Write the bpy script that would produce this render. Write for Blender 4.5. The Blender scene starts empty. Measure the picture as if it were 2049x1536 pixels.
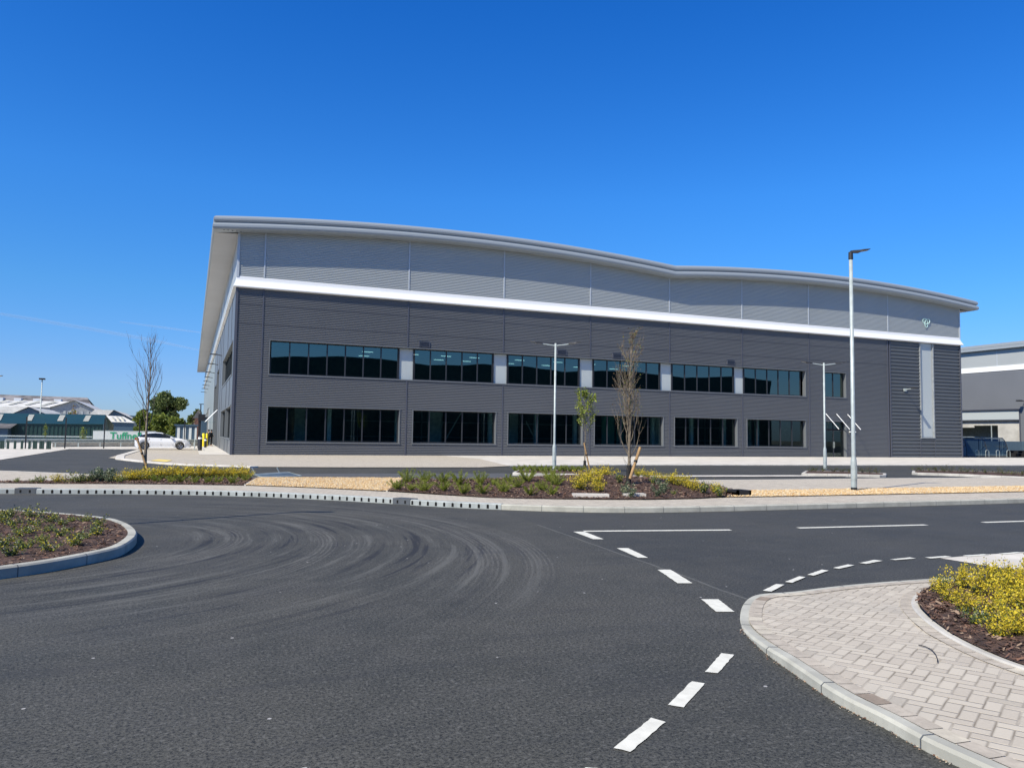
import bpy, math, random
from mathutils import Vector, Matrix, noise
from mathutils.geometry import delaunay_2d_cdt
R = math.radians
S = bpy.context.scene
C = S.collection
# ---------------------------------------------------------------- camera, sky, sun, exposure
PW, PH, FOC = 2049.0, 1536.0, 1559.26
PIT, ROL, YAW, CH = R(3.7869), R(0.8346), R(22.3118), 1.65
fw = Vector((math.sin(YAW)*math.cos(PIT), math.cos(YAW)*math.cos(PIT), math.sin(PIT)))
rt0 = Vector((math.cos(YAW), -math.sin(YAW), 0)); up0 = rt0.cross(fw)
RT = math.cos(ROL)*rt0 + math.sin(ROL)*up0
UP = -math.sin(ROL)*rt0 + math.cos(ROL)*up0
cam = bpy.data.objects.new('camera', bpy.data.cameras.new('camera')); C.objects.link(cam); S.camera = cam
cam.data.sensor_width = 36; cam.data.lens = FOC/PW*36; cam.data.clip_end = 6000; cam.data.clip_start = .05
cam.matrix_world = Matrix(((RT.x, UP.x, -fw.x, 0), (RT.y, UP.y, -fw.y, 0), (RT.z, UP.z, -fw.z, CH), (0, 0, 0, 1)))
SUNV = Vector((-.905, -.42, 1)).normalized()
W = bpy.data.worlds.new("World"); S.world = W; W.use_nodes = True
wn = W.node_tree
sky = wn.nodes.new('ShaderNodeTexSky'); sky.sky_type = 'NISHITA'; sky.sun_disc = False
sky.sun_elevation = math.asin(SUNV.z); sky.sun_rotation = math.atan2(SUNV.x, SUNV.y) % (2*math.pi)
sky.air_density = 1.0; sky.dust_density = 0.35; sky.ozone_density = 3.0; sky.altitude = 0
hs = wn.nodes.new('ShaderNodeHueSaturation'); hs.inputs['Saturation'].default_value = 1.28; hs.inputs['Hue'].default_value = .5
wn.links.new(sky.outputs[0], hs.inputs['Color'])
wtc = wn.nodes.new('ShaderNodeTexCoord'); wsp = wn.nodes.new('ShaderNodeSeparateXYZ'); wn.links.new(wtc.outputs['Generated'], wsp.inputs[0])
wr = wn.nodes.new('ShaderNodeValToRGB'); wn.links.new(wsp.outputs[2], wr.inputs[0]); wr.color_ramp.elements[0].color = (.25, .366, .68, 1); wr.color_ramp.elements[1].color = (.33, .48, .60, 1)
for ps, cc in ((.065, (.26, .355, .60)), (.165, (.26, .445, .625)), (.29, (.245, .50, .735)), (.5, (.13, .435, .74)), (.72, (.24, .46, .66))):
    e_ = wr.color_ramp.elements.new(ps); e_.color = (*cc, 1)
wm = wn.nodes.new('ShaderNodeMix'); wm.data_type = 'RGBA'; wm.blend_type = 'MULTIPLY'; wm.inputs[0].default_value = 1
wn.links.new(hs.outputs[0], wm.inputs[6]); wn.links.new(wr.outputs[0], wm.inputs[7])
wm2 = wn.nodes.new('ShaderNodeMix'); wm2.data_type = 'RGBA'; wm2.blend_type = 'ADD'; wm2.inputs[0].default_value = 1; wm2.clamp_result = False
wn.links.new(wm.outputs[2], wm2.inputs[6]); wn.links.new(wm.outputs[2], wm2.inputs[7]); wn.links.new(wm2.outputs[2], wn.nodes['Background'].inputs[0])
wn.nodes['Background'].inputs[1].default_value = 0.100
sl = bpy.data.lights.new('sun', 'SUN'); sl.energy = 5.0; sl.angle = R(.53); sl.color = (1, .915, .755)
so = bpy.data.objects.new('sun', sl); C.objects.link(so); so.rotation_euler = SUNV.to_track_quat('Z', 'Y').to_euler()
S.view_settings.view_transform = 'Standard'; S.view_settings.look = 'None'; S.view_settings.exposure = 0.32; S.view_settings.gamma = 1
S.cycles.max_bounces = 6; S.cycles.transparent_max_bounces = 16

def ray(px, py): return fw + RT*((px-PW/2)/FOC) - UP*((py-PH/2)/FOC)
def G(px, py, z=0.0):            # a pixel of the survey photograph -> the point of the level plane z it shows
    d = ray(px, py); t = (z-CH)/d.z; return Vector((d.x*t, d.y*t, z))
def FY(px, py, Y):               # -> the point of the vertical plane y = Y
    d = ray(px, py); t = Y/d.y; return Vector((d.x*t, Y, CH+d.z*t))
def FX(px, py, X):
    d = ray(px, py); t = X/d.x; return Vector((X, d.y*t, CH+d.z*t))

# ---------------------------------------------------------------- object helpers
def link(o): C.objects.link(o); return o
def thing(name, label, cat, loc=(0, 0, 0), group=None, rz=0):
    o = link(bpy.data.objects.new(name, None)); o.location = loc; o.rotation_euler = (0, 0, rz)
    o['label'] = label; o['category'] = cat; o.empty_display_size = .2
    if group: o['group'] = group
    return o
def tag(o, label, cat, group=None):
    o['label'] = label; o['category'] = cat
    if group: o['group'] = group
    return o
def off(p):
    v = Vector((0, 0, 0))
    while p is not None: v += p.location; p = p.parent
    return v
class MB:
    def __init__(s): s.v = []; s.f = []; s.m = []; s.cm = 0
    def quad(s, a, b, c, d): s.poly([a, b, c, d])
    def poly(s, pts):
        n = len(s.v); s.v += [tuple(p) for p in pts]; s.f.append(tuple(range(n, n+len(pts)))); s.m.append(s.cm)
    def box(s, x0, x1, y0, y1, z0, z1, M=None):
        p = [Vector(q) for q in ((x0, y0, z0), (x1, y0, z0), (x1, y1, z0), (x0, y1, z0), (x0, y0, z1), (x1, y0, z1), (x1, y1, z1), (x0, y1, z1))]
        if M: p = [M @ q for q in p]
        n = len(s.v); s.v += [tuple(q) for q in p]
        for f in ((3, 2, 1, 0), (4, 5, 6, 7), (0, 1, 5, 4), (1, 2, 6, 5), (2, 3, 7, 6), (3, 0, 4, 7)):
            s.f.append(tuple(n+i for i in f)); s.m.append(s.cm)
        return s
    def tube(s, pts, rad, n=8, cap=True):
        pts = [Vector(p) for p in pts]
        if not isinstance(rad, (list, tuple)): rad = [rad]*len(pts)
        b = len(s.v); u = None
        for i, p in enumerate(pts):
            d = (pts[min(i+1, len(pts)-1)]-pts[max(i-1, 0)])
            d = d.normalized() if d.length > 1e-9 else Vector((0, 0, 1))
            if u is None: u = d.orthogonal().normalized()
            else:
                u = (u - d*u.dot(d)); u = u.normalized() if u.length > 1e-6 else d.orthogonal().normalized()
            w = d.cross(u)
            for k in range(n):
                a = 2*math.pi*k/n; s.v.append(tuple(p + (u*math.cos(a)+w*math.sin(a))*rad[i]))
        for i in range(len(pts)-1):
            for k in range(n):
                a = b+i*n+k; c = b+i*n+(k+1) % n; s.f.append((a, c, c+n, a+n)); s.m.append(s.cm)
        if cap and n > 2:
            s.f.append(tuple(b+k for k in reversed(range(n)))); s.m.append(s.cm)
            s.f.append(tuple(b+(len(pts)-1)*n+k for k in range(n))); s.m.append(s.cm)
        return s
    def cyl(s, x, y, z0, z1, r0, r1=None, n=16): return s.tube([(x, y, z0), (x, y, z1)], [r0, r1 if r1 is not None else r0], n)
    def lathe(s, prof, n=24, M=None):
        b = len(s.v)
        for r, z in prof:
            for k in range(n):
                a = 2*math.pi*k/n; p = Vector((r*math.cos(a), r*math.sin(a), z)); s.v.append(tuple(M @ p if M else p))
        for i in range(len(prof)-1):
            for k in range(n):
                a = b+i*n+k; c = b+i*n+(k+1) % n; s.f.append((a, c, c+n, a+n)); s.m.append(s.cm)
        return s
    def prism(s, pts, z0, z1):
        n = len(s.v); k = len(pts)
        s.v += [(p[0], p[1], z0) for p in pts] + [(p[0], p[1], z1) for p in pts]
        s.f.append(tuple(n+i for i in reversed(range(k)))); s.f.append(tuple(n+k+i for i in range(k))); s.m += [s.cm]*2
        for i in range(k):
            j = (i+1) % k; s.f.append((n+i, n+j, n+k+j, n+k+i)); s.m.append(s.cm)
        return s
    def prismY(s, pts, y0, y1):   # outline in x,z swept along y
        n = len(s.v); k = len(pts)
        s.v += [(p[0], y0, p[1]) for p in pts] + [(p[0], y1, p[1]) for p in pts]
        s.f.append(tuple(n+i for i in range(k))); s.f.append(tuple(n+k+i for i in reversed(range(k)))); s.m += [s.cm]*2
        for i in range(k):
            j = (i+1) % k; s.f.append((n+i, n+k+i, n+k+j, n+j)); s.m.append(s.cm)
        return s
    def build(s, name, mats, parent=None, smooth=False, world=True):
        if not isinstance(mats, (list, tuple)): mats = [mats]
        o = off(parent) if (parent is not None and world) else Vector((0, 0, 0))
        me = bpy.data.meshes.new(name)
        me.from_pydata([(a-o.x, b-o.y, c-o.z) for a, b, c in s.v] if o.length > 0 else s.v, [], s.f)
        for m in mats: me.materials.append(m)
        if any(s.m): me.polygons.foreach_set('material_index', s.m)
        if smooth: me.polygons.foreach_set('use_smooth', [True]*len(s.f))
        me.update()
        ob = link(bpy.data.objects.new(name, me)); ob.parent = parent
        return ob
def struct(o, kind='structure'): o['kind'] = kind; return o
def copy_tree(o, parent=None, loc=None, rz=None, scale=None, label=None):
    c = o.copy(); link(c); c.parent = parent
    if loc is not None: c.location = loc
    if rz is not None: c.rotation_euler = (0, 0, rz)
    if scale is not None: c.scale = scale
    if label: c['label'] = label
    for ch in KIDS.get(o.name, []): copy_tree(ch, c)
    return c
KIDS = {}
def reg(root):
    for o in [root]+list(root.children_recursive):
        KIDS[o.name] = list(o.children)
    return root

# ---------------------------------------------------------------- material helpers
class E:      # tiny expression builder over math nodes
    def __init__(s, nt, sock): s.nt = nt; s.s = sock
    def op(s, o, b=None, c=None):
        n = s.nt.nodes.new('ShaderNodeMath'); n.operation = o
        for i, x in enumerate((s, b, c)):
            if x is None: continue
            if isinstance(x, E): s.nt.links.new(x.s, n.inputs[i])
            else: n.inputs[i].default_value = x
        return E(s.nt, n.outputs[0])
    def __add__(s, b): return s.op('ADD', b)
    def __sub__(s, b): return s.op('SUBTRACT', b)
    def __mul__(s, b): return s.op('MULTIPLY', b)
    def __truediv__(s, b): return s.op('DIVIDE', b)
    def floor(s): return s.op('FLOOR')
    def fmod(s, b): return s.op('FLOORED_MODULO', b)
    def lt(s, b): return s.op('LESS_THAN', b)
    def gt(s, b): return s.op('GREATER_THAN', b)
    def min(s, b): return s.op('MINIMUM', b)
    def max(s, b): return s.op('MAXIMUM', b)
    def abs(s): return s.op('ABSOLUTE')
    def rsub(s, a): return (s*-1.0)+a
    def clamp(s): return s.max(0.0).min(1.0)
    def smooth(s, a, b):
        n = s.nt.nodes.new('ShaderNodeMapRange'); n.interpolation_type = 'SMOOTHSTEP'
        s.nt.links.new(s.s, n.inputs[0]); n.inputs[1].default_value = a; n.inputs[2].default_value = b
        return E(s.nt, n.outputs[0])
def newmat(name, col=(.5, .5, .5), rough=.6, metal=0, spec=.5):
    m = bpy.data.materials.new(name); m.use_nodes = True
    b = m.node_tree.nodes['Principled BSDF']; b.inputs['Base Color'].default_value = (*col, 1)
    b.inputs['Roughness'].default_value = rough; b.inputs['Metallic'].default_value = metal; b.inputs['Specular IOR Level'].default_value = spec
    return m, m.node_tree, b
def coords(nt, scale=None, rot=None):
    t = nt.nodes.new('ShaderNodeTexCoord'); s = t.outputs['Object']
    if scale or rot:
        mp = nt.nodes.new('ShaderNodeMapping'); nt.links.new(s, mp.inputs[0])
        if scale: mp.inputs['Scale'].default_value = scale
        if rot: mp.inputs['Rotation'].default_value = rot
        s = mp.outputs[0]
    return s
def noi(nt, vec, scale, detail=2, rough=.5, dist=0):
    n = nt.nodes.new('ShaderNodeTexNoise'); n.inputs['Scale'].default_value = scale; n.inputs['Detail'].default_value = detail
    n.inputs['Roughness'].default_value = rough; n.inputs['Distortion'].default_value = dist
    if vec: nt.links.new(vec, n.inputs['Vector'])
    return E(nt, n.outputs[0])
def mixc(nt, fac, a, b, mode='MIX'):
    n = nt.nodes.new('ShaderNodeMix'); n.data_type = 'RGBA'; n.blend_type = mode
    for i, x in ((0, fac), (6, a), (7, b)):
        if isinstance(x, E): nt.links.new(x.s, n.inputs[i])
        elif hasattr(x, 'links'): nt.links.new(x, n.inputs[i])
        elif isinstance(x, (int, float)): n.inputs[i].default_value = x
        else: n.inputs[i].default_value = (*x, 1)
    return n.outputs[2]
def bump(nt, b, h, dist=.01, strength=1.0):
    n = nt.nodes.new('ShaderNodeBump'); n.inputs['Distance'].default_value = dist; n.inputs['Strength'].default_value = strength
    nt.links.new(h.s if isinstance(h, E) else h, n.inputs['Height']); nt.links.new(n.outputs[0], b.inputs['Normal'])
def varied(name, col, rough=.6, metal=0, amt=.12, scale=3, b2=None, bscale=60, bdist=.002, spec=.5, col2=None):
    m, nt, b = newmat(name, col, rough, metal, spec)
    v = coords(nt); n1 = noi(nt, v, scale, 5, .6)
    c2 = col2 or tuple(c*(1-amt*2) for c in col); c1 = tuple(min(1, c*(1+amt)) for c in col)
    nt.links.new(mixc(nt, n1.smooth(.3, .7), c2, c1), b.inputs['Base Color'])
    if b2 is not None: bump(nt, b, noi(nt, v, bscale, 3), bdist, b2)
    return m
M = {}
def asphalt():
    m, nt, b = newmat('asphalt', (.05, .05, .05), .82); v = coords(nt)
    big = noi(nt, v, .35, 4, .6); med = noi(nt, v, 2.2, 4, .65)
    fine = noi(nt, v, 52, 3, .8); coarse = noi(nt, v, 31, 2, .6); vor = nt.nodes.new('ShaderNodeTexVoronoi'); vor.inputs['Scale'].default_value = 85; nt.links.new(v, vor.inputs['Vector'])
    vd = E(nt, vor.outputs['Distance'])
    sep = nt.nodes.new('ShaderNodeSeparateXYZ'); nt.links.new(v, sep.inputs[0]); X = E(nt, sep.outputs[0]); Y = E(nt, sep.outputs[1])
    base = mixc(nt, big.smooth(.35, .65), (.058, .059, .050), (.084, .082, .068))
    base = mixc(nt, med.smooth(.35, .75)*.5, base, (.098, .096, .085))
    agg = fine.smooth(.36, .56)
    base = mixc(nt, agg.rsub(1.0)*.9, base, (.006, .007, .007)); base = mixc(nt, coarse.smooth(.34, .46).rsub(1.0)*.42, base, (.010, .011, .012)); base = mixc(nt, coarse.smooth(.57, .68)*.40, base, (.17, .168, .155))
    base = mixc(nt, vd.lt(.22)*.5, base, (.15, .15, .145))
    # swept dust and tyre arcs left by turning lorries
    def arcs(cx, cy, r0, r1, fr, amp, a0, dark, seed):
        nonlocal base
        dx = X-cx; dy = Y-cy; r = (dx*dx+dy*dy).op('SQRT'); th = dy.op('ARCTAN2', dx)
        cb = nt.nodes.new('ShaderNodeCombineXYZ'); nt.links.new((r*fr).s, cb.inputs[0]); nt.links.new((th*1.3).s, cb.inputs[1]); cb.inputs[2].default_value = seed
        n = noi(nt, cb.outputs[0], 1.0, 5, .72)
        mask = r.smooth(r0, r0+.6)*r.smooth(r1-.8, r1).rsub(1.0)*th.smooth(a0-1.5, a0-.9)*th.smooth(a0+.8, a0+1.5).rsub(1.0)*Y.smooth(5.2, 8.8)
        base = mixc(nt, n.smooth(.50, .66)*mask*amp, base, (.16, .16, .145))
        base = mixc(nt, n.smooth(.36, .47).rsub(1.0)*mask*dark, base, (.024, .025, .026))
    arcs(-3.0, 13.1, 2.6, 7.9, 5.2, .42, -.05, 1.0, 1.0)
    arcs(-4.6, 12.7, 8.2, 9.9, 7.0, .40, -.15, .55, 5.0)
    def tread(cx, cy, rr, w, seed):      # two ribbed tyre prints
        nonlocal base
        dx = X-cx; dy = Y-cy; r = (dx*dx+dy*dy).op('SQRT'); th = dy.op('ARCTAN2', dx)
        d = (r-rr).abs(); ribs = ((r*(1/.065)).fmod(1.0)).lt(.42)
        mask = d.smooth(w*.8, w).rsub(1.0)*th.smooth(-1.15, -.4)*th.smooth(.25, .6).rsub(1.0)*noi(nt, v, 6.0, 3).smooth(.3, .55)
        base = mixc(nt, ribs*mask*Y.smooth(7.5, 10.0)*.34, base, (.16, .155, .14))
    tread(-4.68, 12.63, 8.86, .22, 1); tread(-4.3, 12.6, 9.15, .2, 2); tread(-3.5, 12.9, 5.55, .16, 3); tread(-2.9, 13.2, 3.6, .15, 4)
    a_, b2_ = G(1075, 1049), G(1500, 1199); t_ = (b2_-a_).normalized()
    ds = (X-a_.x)*-t_.y+(Y-a_.y)*t_.x+(noi(nt, v, .8, 2)-.5)*.12; al = (X-a_.x)*t_.x+(Y-a_.y)*t_.y
    base = mixc(nt, ds.abs().lt(.018)*al.gt(0.0)*al.lt((b2_-a_).length)*.5, base, (.15, .15, .135)); base = mixc(nt, ds.gt(.018)*al.gt(-30.0)*.22, base, (.030, .033, .036))
    dr = noi(nt, coords(nt, (.35, 3.0, 1), (0, 0, R(20))), 1.0, 4, .6); base = mixc(nt, dr.smooth(.52, .72)*.35, base, (.035, .036, .036))
    spk = nt.nodes.new('ShaderNodeTexVoronoi'); spk.inputs['Scale'].default_value = 2.3; nt.links.new(v, spk.inputs['Vector'])
    base = mixc(nt, E(nt, spk.outputs['Distance']).lt(.032)*.8, base, (.45, .44, .42))
    # long pale scuffs
    sc = noi(nt, coords(nt, (1.0, 2.6, 1), (0, 0, R(-25))), .9, 5, .7)
    base = mixc(nt, sc.smooth(.58, .78)*.28, base, (.12, .12, .115))
    nt.links.new(base, b.inputs['Base Color'])
    bump(nt, b, fine*.6+vd*-.5, .004, .6)
    rr = noi(nt, v, 1.1, 3); nt.links.new((rr*.2+.68).s, b.inputs['Roughness']); b.inputs['Specular IOR Level'].default_value = .35
    return m
def pavers(name, ca, cb_, ang=30, u=.095, joint=(.10, .085, .07), dirt=True):
    m, nt, b = newmat(name, ca, .85); v = coords(nt, None, None)
    mp = nt.nodes.new('ShaderNodeMapping'); nt.links.new(v, mp.inputs[0]); mp.inputs['Rotation'].default_value = (0, 0, R(-ang)); mp.inputs['Scale'].default_value = (1/u, 1/u, 1)
    sep = nt.nodes.new('ShaderNodeSeparateXYZ'); nt.links.new(mp.outputs[0], sep.inputs[0])
    wob = noi(nt, v, 9, 2)
    U = E(nt, sep.outputs[0])+wob*.10; V = E(nt, sep.outputs[1])+wob*-.10
    i = U.floor(); j = V.floor(); fu = U-i; fv = V-j; k = (i-j).fmod(4.0)
    hor = k.lt(1.5); k1 = (k-1.0).abs().lt(.5); k2 = (k-2.0).abs().lt(.5)
    hu = fu+k1; hv = fv; vu = fu; vv = fv+k2
    dh = hu.min(hu.rsub(2.0)).min(hv.min(hv.rsub(1.0))); dv = vu.min(vu.rsub(1.0)).min(vv.min(vv.rsub(2.0)))
    d = dh*hor+dv*hor.rsub(1.0)
    idx = i-k1*hor; idy = j-k2*hor.rsub(1.0)
    cb2 = nt.nodes.new('ShaderNodeCombineXYZ'); nt.links.new(idx.s, cb2.inputs[0]); nt.links.new(idy.s, cb2.inputs[1]); nt.links.new(hor.s, cb2.inputs[2])
    wnz = nt.nodes.new('ShaderNodeTexWhiteNoise'); nt.links.new(cb2.outputs[0], wnz.inputs['Vector']); rnd = E(nt, wnz.outputs[0])
    base = mixc(nt, rnd, ca, cb_)
    base = mixc(nt, rnd.gt(.965)*.5, base, tuple(c*.62 for c in ca))
    sp = noi(nt, v, 70, 4, .7); base = mixc(nt, sp.smooth(.35, .7)*.35, base, tuple(min(1, c*1.35) for c in ca))
    st = noi(nt, v, .9, 4, .6); base = mixc(nt, st.smooth(.45, .8)*.3, base, (.30, .29, .26))
    edge = d.smooth(.0, .085)
    base = mixc(nt, edge.rsub(1.0)*noi(nt, v, 3.1, 2).smooth(.25, .65), base, joint)
    nt.links.new(base, b.inputs['Base Color'])
    bump(nt, b, d.smooth(.0, .13)*1.0+sp*.12, .006, .9); b.inputs['Specular IOR Level'].default_value = .25
    return m
def concrete(name, col, scale=1.6, jointx=None):
    m, nt, b = newmat(name, col, .85); v = coords(nt)
    n1 = noi(nt, v, scale, 6, .65); n2 = noi(nt, v, 22, 5, .7); n3 = noi(nt, v, 160, 2)
    base = mixc(nt, n1.smooth(.3, .7), tuple(c*.78 for c in col), tuple(min(1, c*1.08) for c in col))
    base = mixc(nt, n2.smooth(.5, .8)*.4, base, tuple(c*.6 for c in col))
    nt.links.new(base, b.inputs['Base Color']); bump(nt, b, n2*.6+n3*.4, .002, .7); b.inputs['Specular IOR Level'].default_value = .25
    return m
def leafmat(name, col, trans=.35, rough=.5):
    m, nt, b = newmat(name, col, rough, spec=.3)
    t = nt.nodes.new('ShaderNodeBsdfTranslucent'); mx = nt.nodes.new('ShaderNodeMixShader'); mx.inputs[0].default_value = trans
    oi = nt.nodes.new('ShaderNodeObjectInfo'); v = coords(nt); n = noi(nt, v, 5, 3)
    cc = mixc(nt, n.smooth(.3, .7), tuple(c*.72 for c in col), tuple(min(1, c*1.22) for c in col))
    nt.links.new(cc, b.inputs['Base Color']); nt.links.new(cc, t.inputs[0])
    nt.links.new(b.outputs[0], mx.inputs[1]); nt.links.new(t.outputs[0], mx.inputs[2]); nt.links.new(mx.outputs[0], nt.nodes['Material Output'].inputs[0])
    return m
def glassmat(name, tint, refl_tint=(.55, .85, .9), base_refl=.16, wav=.0):
    m = bpy.data.materials.new(name); m.use_nodes = True; nt = m.node_tree; nt.nodes.remove(nt.nodes['Principled BSDF'])
    t = nt.nodes.new('ShaderNodeBsdfTransparent'); t.inputs[0].default_value = (*tint, 1)
    g = nt.nodes.new('ShaderNodeBsdfGlossy'); g.inputs['Roughness'].default_value = .01; g.inputs['Color'].default_value = (*refl_tint, 1)
    f = nt.nodes.new('ShaderNodeLayerWeight'); f.inputs[0].default_value = .5
    fac = (E(nt, f.outputs['Facing']).op('POWER', 5.0)*.95+(base_refl+.055)).clamp(); mx = nt.nodes.new('ShaderNodeMixShader')
    nt.links.new(fac.s, mx.inputs[0]); nt.links.new(t.outputs[0], mx.inputs[1]); nt.links.new(g.outputs[0], mx.inputs[2]); nt.links.new(mx.outputs[0], nt.nodes['Material Output'].inputs[0])
    if wav:
        bm = nt.nodes.new('ShaderNodeBump'); bm.inputs['Distance'].default_value = wav; h = noi(nt, coords(nt), .35, 1)
        nt.links.new(h.s, bm.inputs['Height']); nt.links.new(bm.outputs[0], g.inputs['Normal'])
    return m
def emis(name, col, s):
    m, nt, b = newmat(name, col); b.inputs['Emission Color'].default_value = (*col, 1); b.inputs['Emission Strength'].default_value = s; return m
M['asphalt'] = asphalt()
M['pavers'] = pavers('block_paving', (.425, .380, .310), (.52, .472, .385), joint=(.20, .17, .13))
M['concrete'] = concrete('concrete', (.52, .50, .45)); M['kerb'] = concrete('kerb_concrete', (.44, .435, .375), 2.3)
M['pale'] = concrete('pale_concrete', (.62, .585, .52), .8); M['drain'] = concrete('drain_concrete', (.37, .40, .39), 3)
M['cast'] = varied('dark_cast_iron', (.085, .095, .105), .6)
M['ground'] = varied('dry_ground', (.16, .15, .11), .95, amt=.2, scale=.2)
M['paint'] = varied('road_paint', (.70, .69, .60), .7, amt=.03, scale=9, b2=.6, bscale=140, col2=(.60, .59, .51))
M['yellowpaint'] = varied('yellow_tactile', (.75, .58, .16), .8, amt=.05)
M['darkclad'] = varied('dark_cladding', (.108, .114, .122), .5, .0, amt=.03, scale=.15)
M['darkclad2'] = varied('charcoal_cladding', (.082, .090, .098), .45, 0, amt=.03, scale=.15)
M['darktrim'] = newmat('dark_trim', (.075, .08, .10), .45)[0]
M['lightclad'] = varied('silver_cladding', (.36, .385, .385), .4, 0, amt=.02, scale=.15)
M['lighttrim'] = newmat('silver_trim', (.42, .46, .50), .4)[0]
M['white'] = newmat('white_cladding', (.82, .83, .82), .4)[0]
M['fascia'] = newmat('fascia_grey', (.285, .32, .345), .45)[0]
M['soffit'] = varied('soffit', (.42, .42, .42), .55, amt=.03, scale=.3)
M['roof'] = varied('roof_sheet', (.45, .46, .47), .5)
M['sideclad'] = varied('flat_panels', (.125, .135, .142), .45, amt=.03, scale=.2)
M['glass'] = glassmat('tinted_glass', (.13, .27, .28), (.50, .60, .52), .24, .004)
M['glassg'] = glassmat('ground_glass', (.42, .58, .58), (.6, .75, .75), .05)
M['frame'] = newmat('window_frame', (.028, .03, .036), .4)[0]
M['reveal'] = newmat('reveal_grey', (.135, .145, .155), .45)[0]
M['infill'] = newmat('infill_panel', (.42, .46, .46), .45)[0]
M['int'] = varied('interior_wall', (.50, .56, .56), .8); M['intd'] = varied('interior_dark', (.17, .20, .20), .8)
M['intfloor'] = varied('interior_floor', (.22, .21, .19), .8); M['curtain'] = newmat('teal_panel', (.10, .33, .28), .7)[0]
M['lit'] = emis('lit_panel', (1, .98, .92), 2.2)
M['galv'] = varied('galvanised_steel', (.40, .45, .44), .5, .15, amt=.08, scale=4)
M['black'] = newmat('black_plastic', (.018, .018, .02), .45)[0]; M['lamphead'] = newmat('lamp_grey', (.022, .023, .026), .55)[0]
M['lens'] = newmat('lamp_lens', (.35, .36, .35), .25)[0]
M['bark'] = varied('bark', (.20, .165, .12), .9, amt=.25, scale=9); M['barkd'] = varied('dark_twigs', (.13, .10, .08), .9, amt=.25, scale=9)
M['stake'] = varied('stake_wood', (.38, .24, .11), .8, amt=.15, scale=9); M['rubber'] = newmat('rubber_sleeve', (.012, .012, .012), .7)[0]
M['carpaint'] = newmat('white_car_paint', (.84, .85, .86), .22)[0]; M['carglass'] = newmat('car_glass', (.012, .016, .02), .06)[0]
M['tyre'] = newmat('tyre', (.015, .015, .015), .8)[0]; M['rim'] = newmat('alloy', (.42, .43, .45), .3, .8)[0]
M['redlight'] = newmat('red_light', (.45, .02, .02), .25)[0]; M['headl'] = newmat('headlight', (.35, .37, .4), .12)[0]
M['skin'] = newmat('skin', (.42, .25, .18), .6)[0]; M['cloth'] = newmat('black_cloth', (.015, .016, .02), .85)[0]; M['hair'] = newmat('hair', (.02, .014, .01), .7)[0]
M['green'] = varied('green_sheet', (.009, .042, .038), .5, amt=.06, scale=.3); M['navy'] = varied('navy_sheet', (.045, .085, .13), .5, amt=.05, scale=.2)
M['asb'] = varied('old_sheet_roof', (.20, .19, .19), .9, amt=.35, scale=.25); M['whiteroof'] = varied('white_roof', (.66, .65, .60), .7, amt=.12, scale=.6)
M['greyrib'] = varied('grey_ribbed', (.27, .29, .30), .6, amt=.1); M['skylt'] = varied('skylight', (.42, .42, .35), .5)
M['brick'] = varied('brick', (.23, .12, .09), .9, amt=.15, scale=2); M['yellow'] = newmat('yellow_paint', (.85, .68, .02), .5)[0]
M['txtgreen'] = newmat('green_lettering', (.02, .30, .14), .5)[0]; M['trailer'] = newmat('trailer_white', (.55, .58, .57), .5)[0]
M['shelter'] = glassmat('blue_polycarbonate', (.36, .44, .52), (.3, .35, .4), .0); M['clear'] = glassmat('clear_glass', (.97, .98, .98), (.7, .8, .8), -.06)
M['bluefence'] = varied('blue_grey_fence', (.095, .15, .19), .6, amt=.05); M['emblem'] = newmat('emblem_mint', (.55, .78, .72), .35)[0]
M['guard'] = newmat('guard_green', (.02, .05, .042), .7)[0]
M['slot'] = newmat('slot_black', (.004, .004, .004), 1)[0]

# ---------------------------------------------------------------- ground
def smoothline(p, it=1):
    for _ in range(it):
        q = [p[0]]
        for a, b in zip(p, p[1:]): q += [a*.75+b*.25, a*.25+b*.75]
        q.append(p[-1]); p = q
    return p
def V2(l): return [Vector((a[0], a[1])) for a in l]
def inpoly(x, y, P):
    c = False; n = len(P)
    for i in range(n):
        a = P[i]; b = P[i-1]
        if (a[1] > y) != (b[1] > y) and x < (b[0]-a[0])*(y-a[1])/(b[1]-a[1])+a[0]: c = not c
    return c
def sheet(name, poly, zf, mat, step=None, kind='structure'):
    P = V2(poly); pts = list(P); n = len(P)
    if step:
        xs = [p.x for p in P]; ys = [p.y for p in P]; x = min(xs)
        while x < max(xs):
            y = min(ys)
            while y < max(ys):
                if inpoly(x, y, P): pts.append(Vector((x, y)))
                y += step
            x += step
    r = delaunay_2d_cdt(pts, [(i, (i+1) % n) for i in range(n)], [list(range(n))], 1, 1e-5)
    z = zf if callable(zf) else (lambda x, y: zf)
    mb = MB(); mb.v = [(v.x, v.y, z(v.x, v.y)) for v in r[0]]; mb.f = [tuple(f) for f in r[2]]
    mb.f = [f if (Vector(mb.v[f[1]])-Vector(mb.v[f[0]])).cross(Vector(mb.v[f[2]])-Vector(mb.v[f[0]])).z > 0 else tuple(reversed(f)) for f in mb.f]
    mb.m = [0]*len(mb.f)
    o = mb.build(name, mat, smooth=bool(step)); o['kind'] = kind
    return o
def offline(P, d):   # offset an open line to its left
    out = []
    for i, p in enumerate(P):
        t = (P[min(i+1, len(P)-1)]-P[max(i-1, 0)]).normalized(); out.append(p+Vector((-t.y, t.x))*d)
    return out
def offring(P, d):
    out = []; n = len(P)
    for i, p in enumerate(P):
        t = (P[(i+1) % n]-P[i-1]).normalized(); out.append(p+Vector((-t.y, t.x))*d)
    return out
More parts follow.
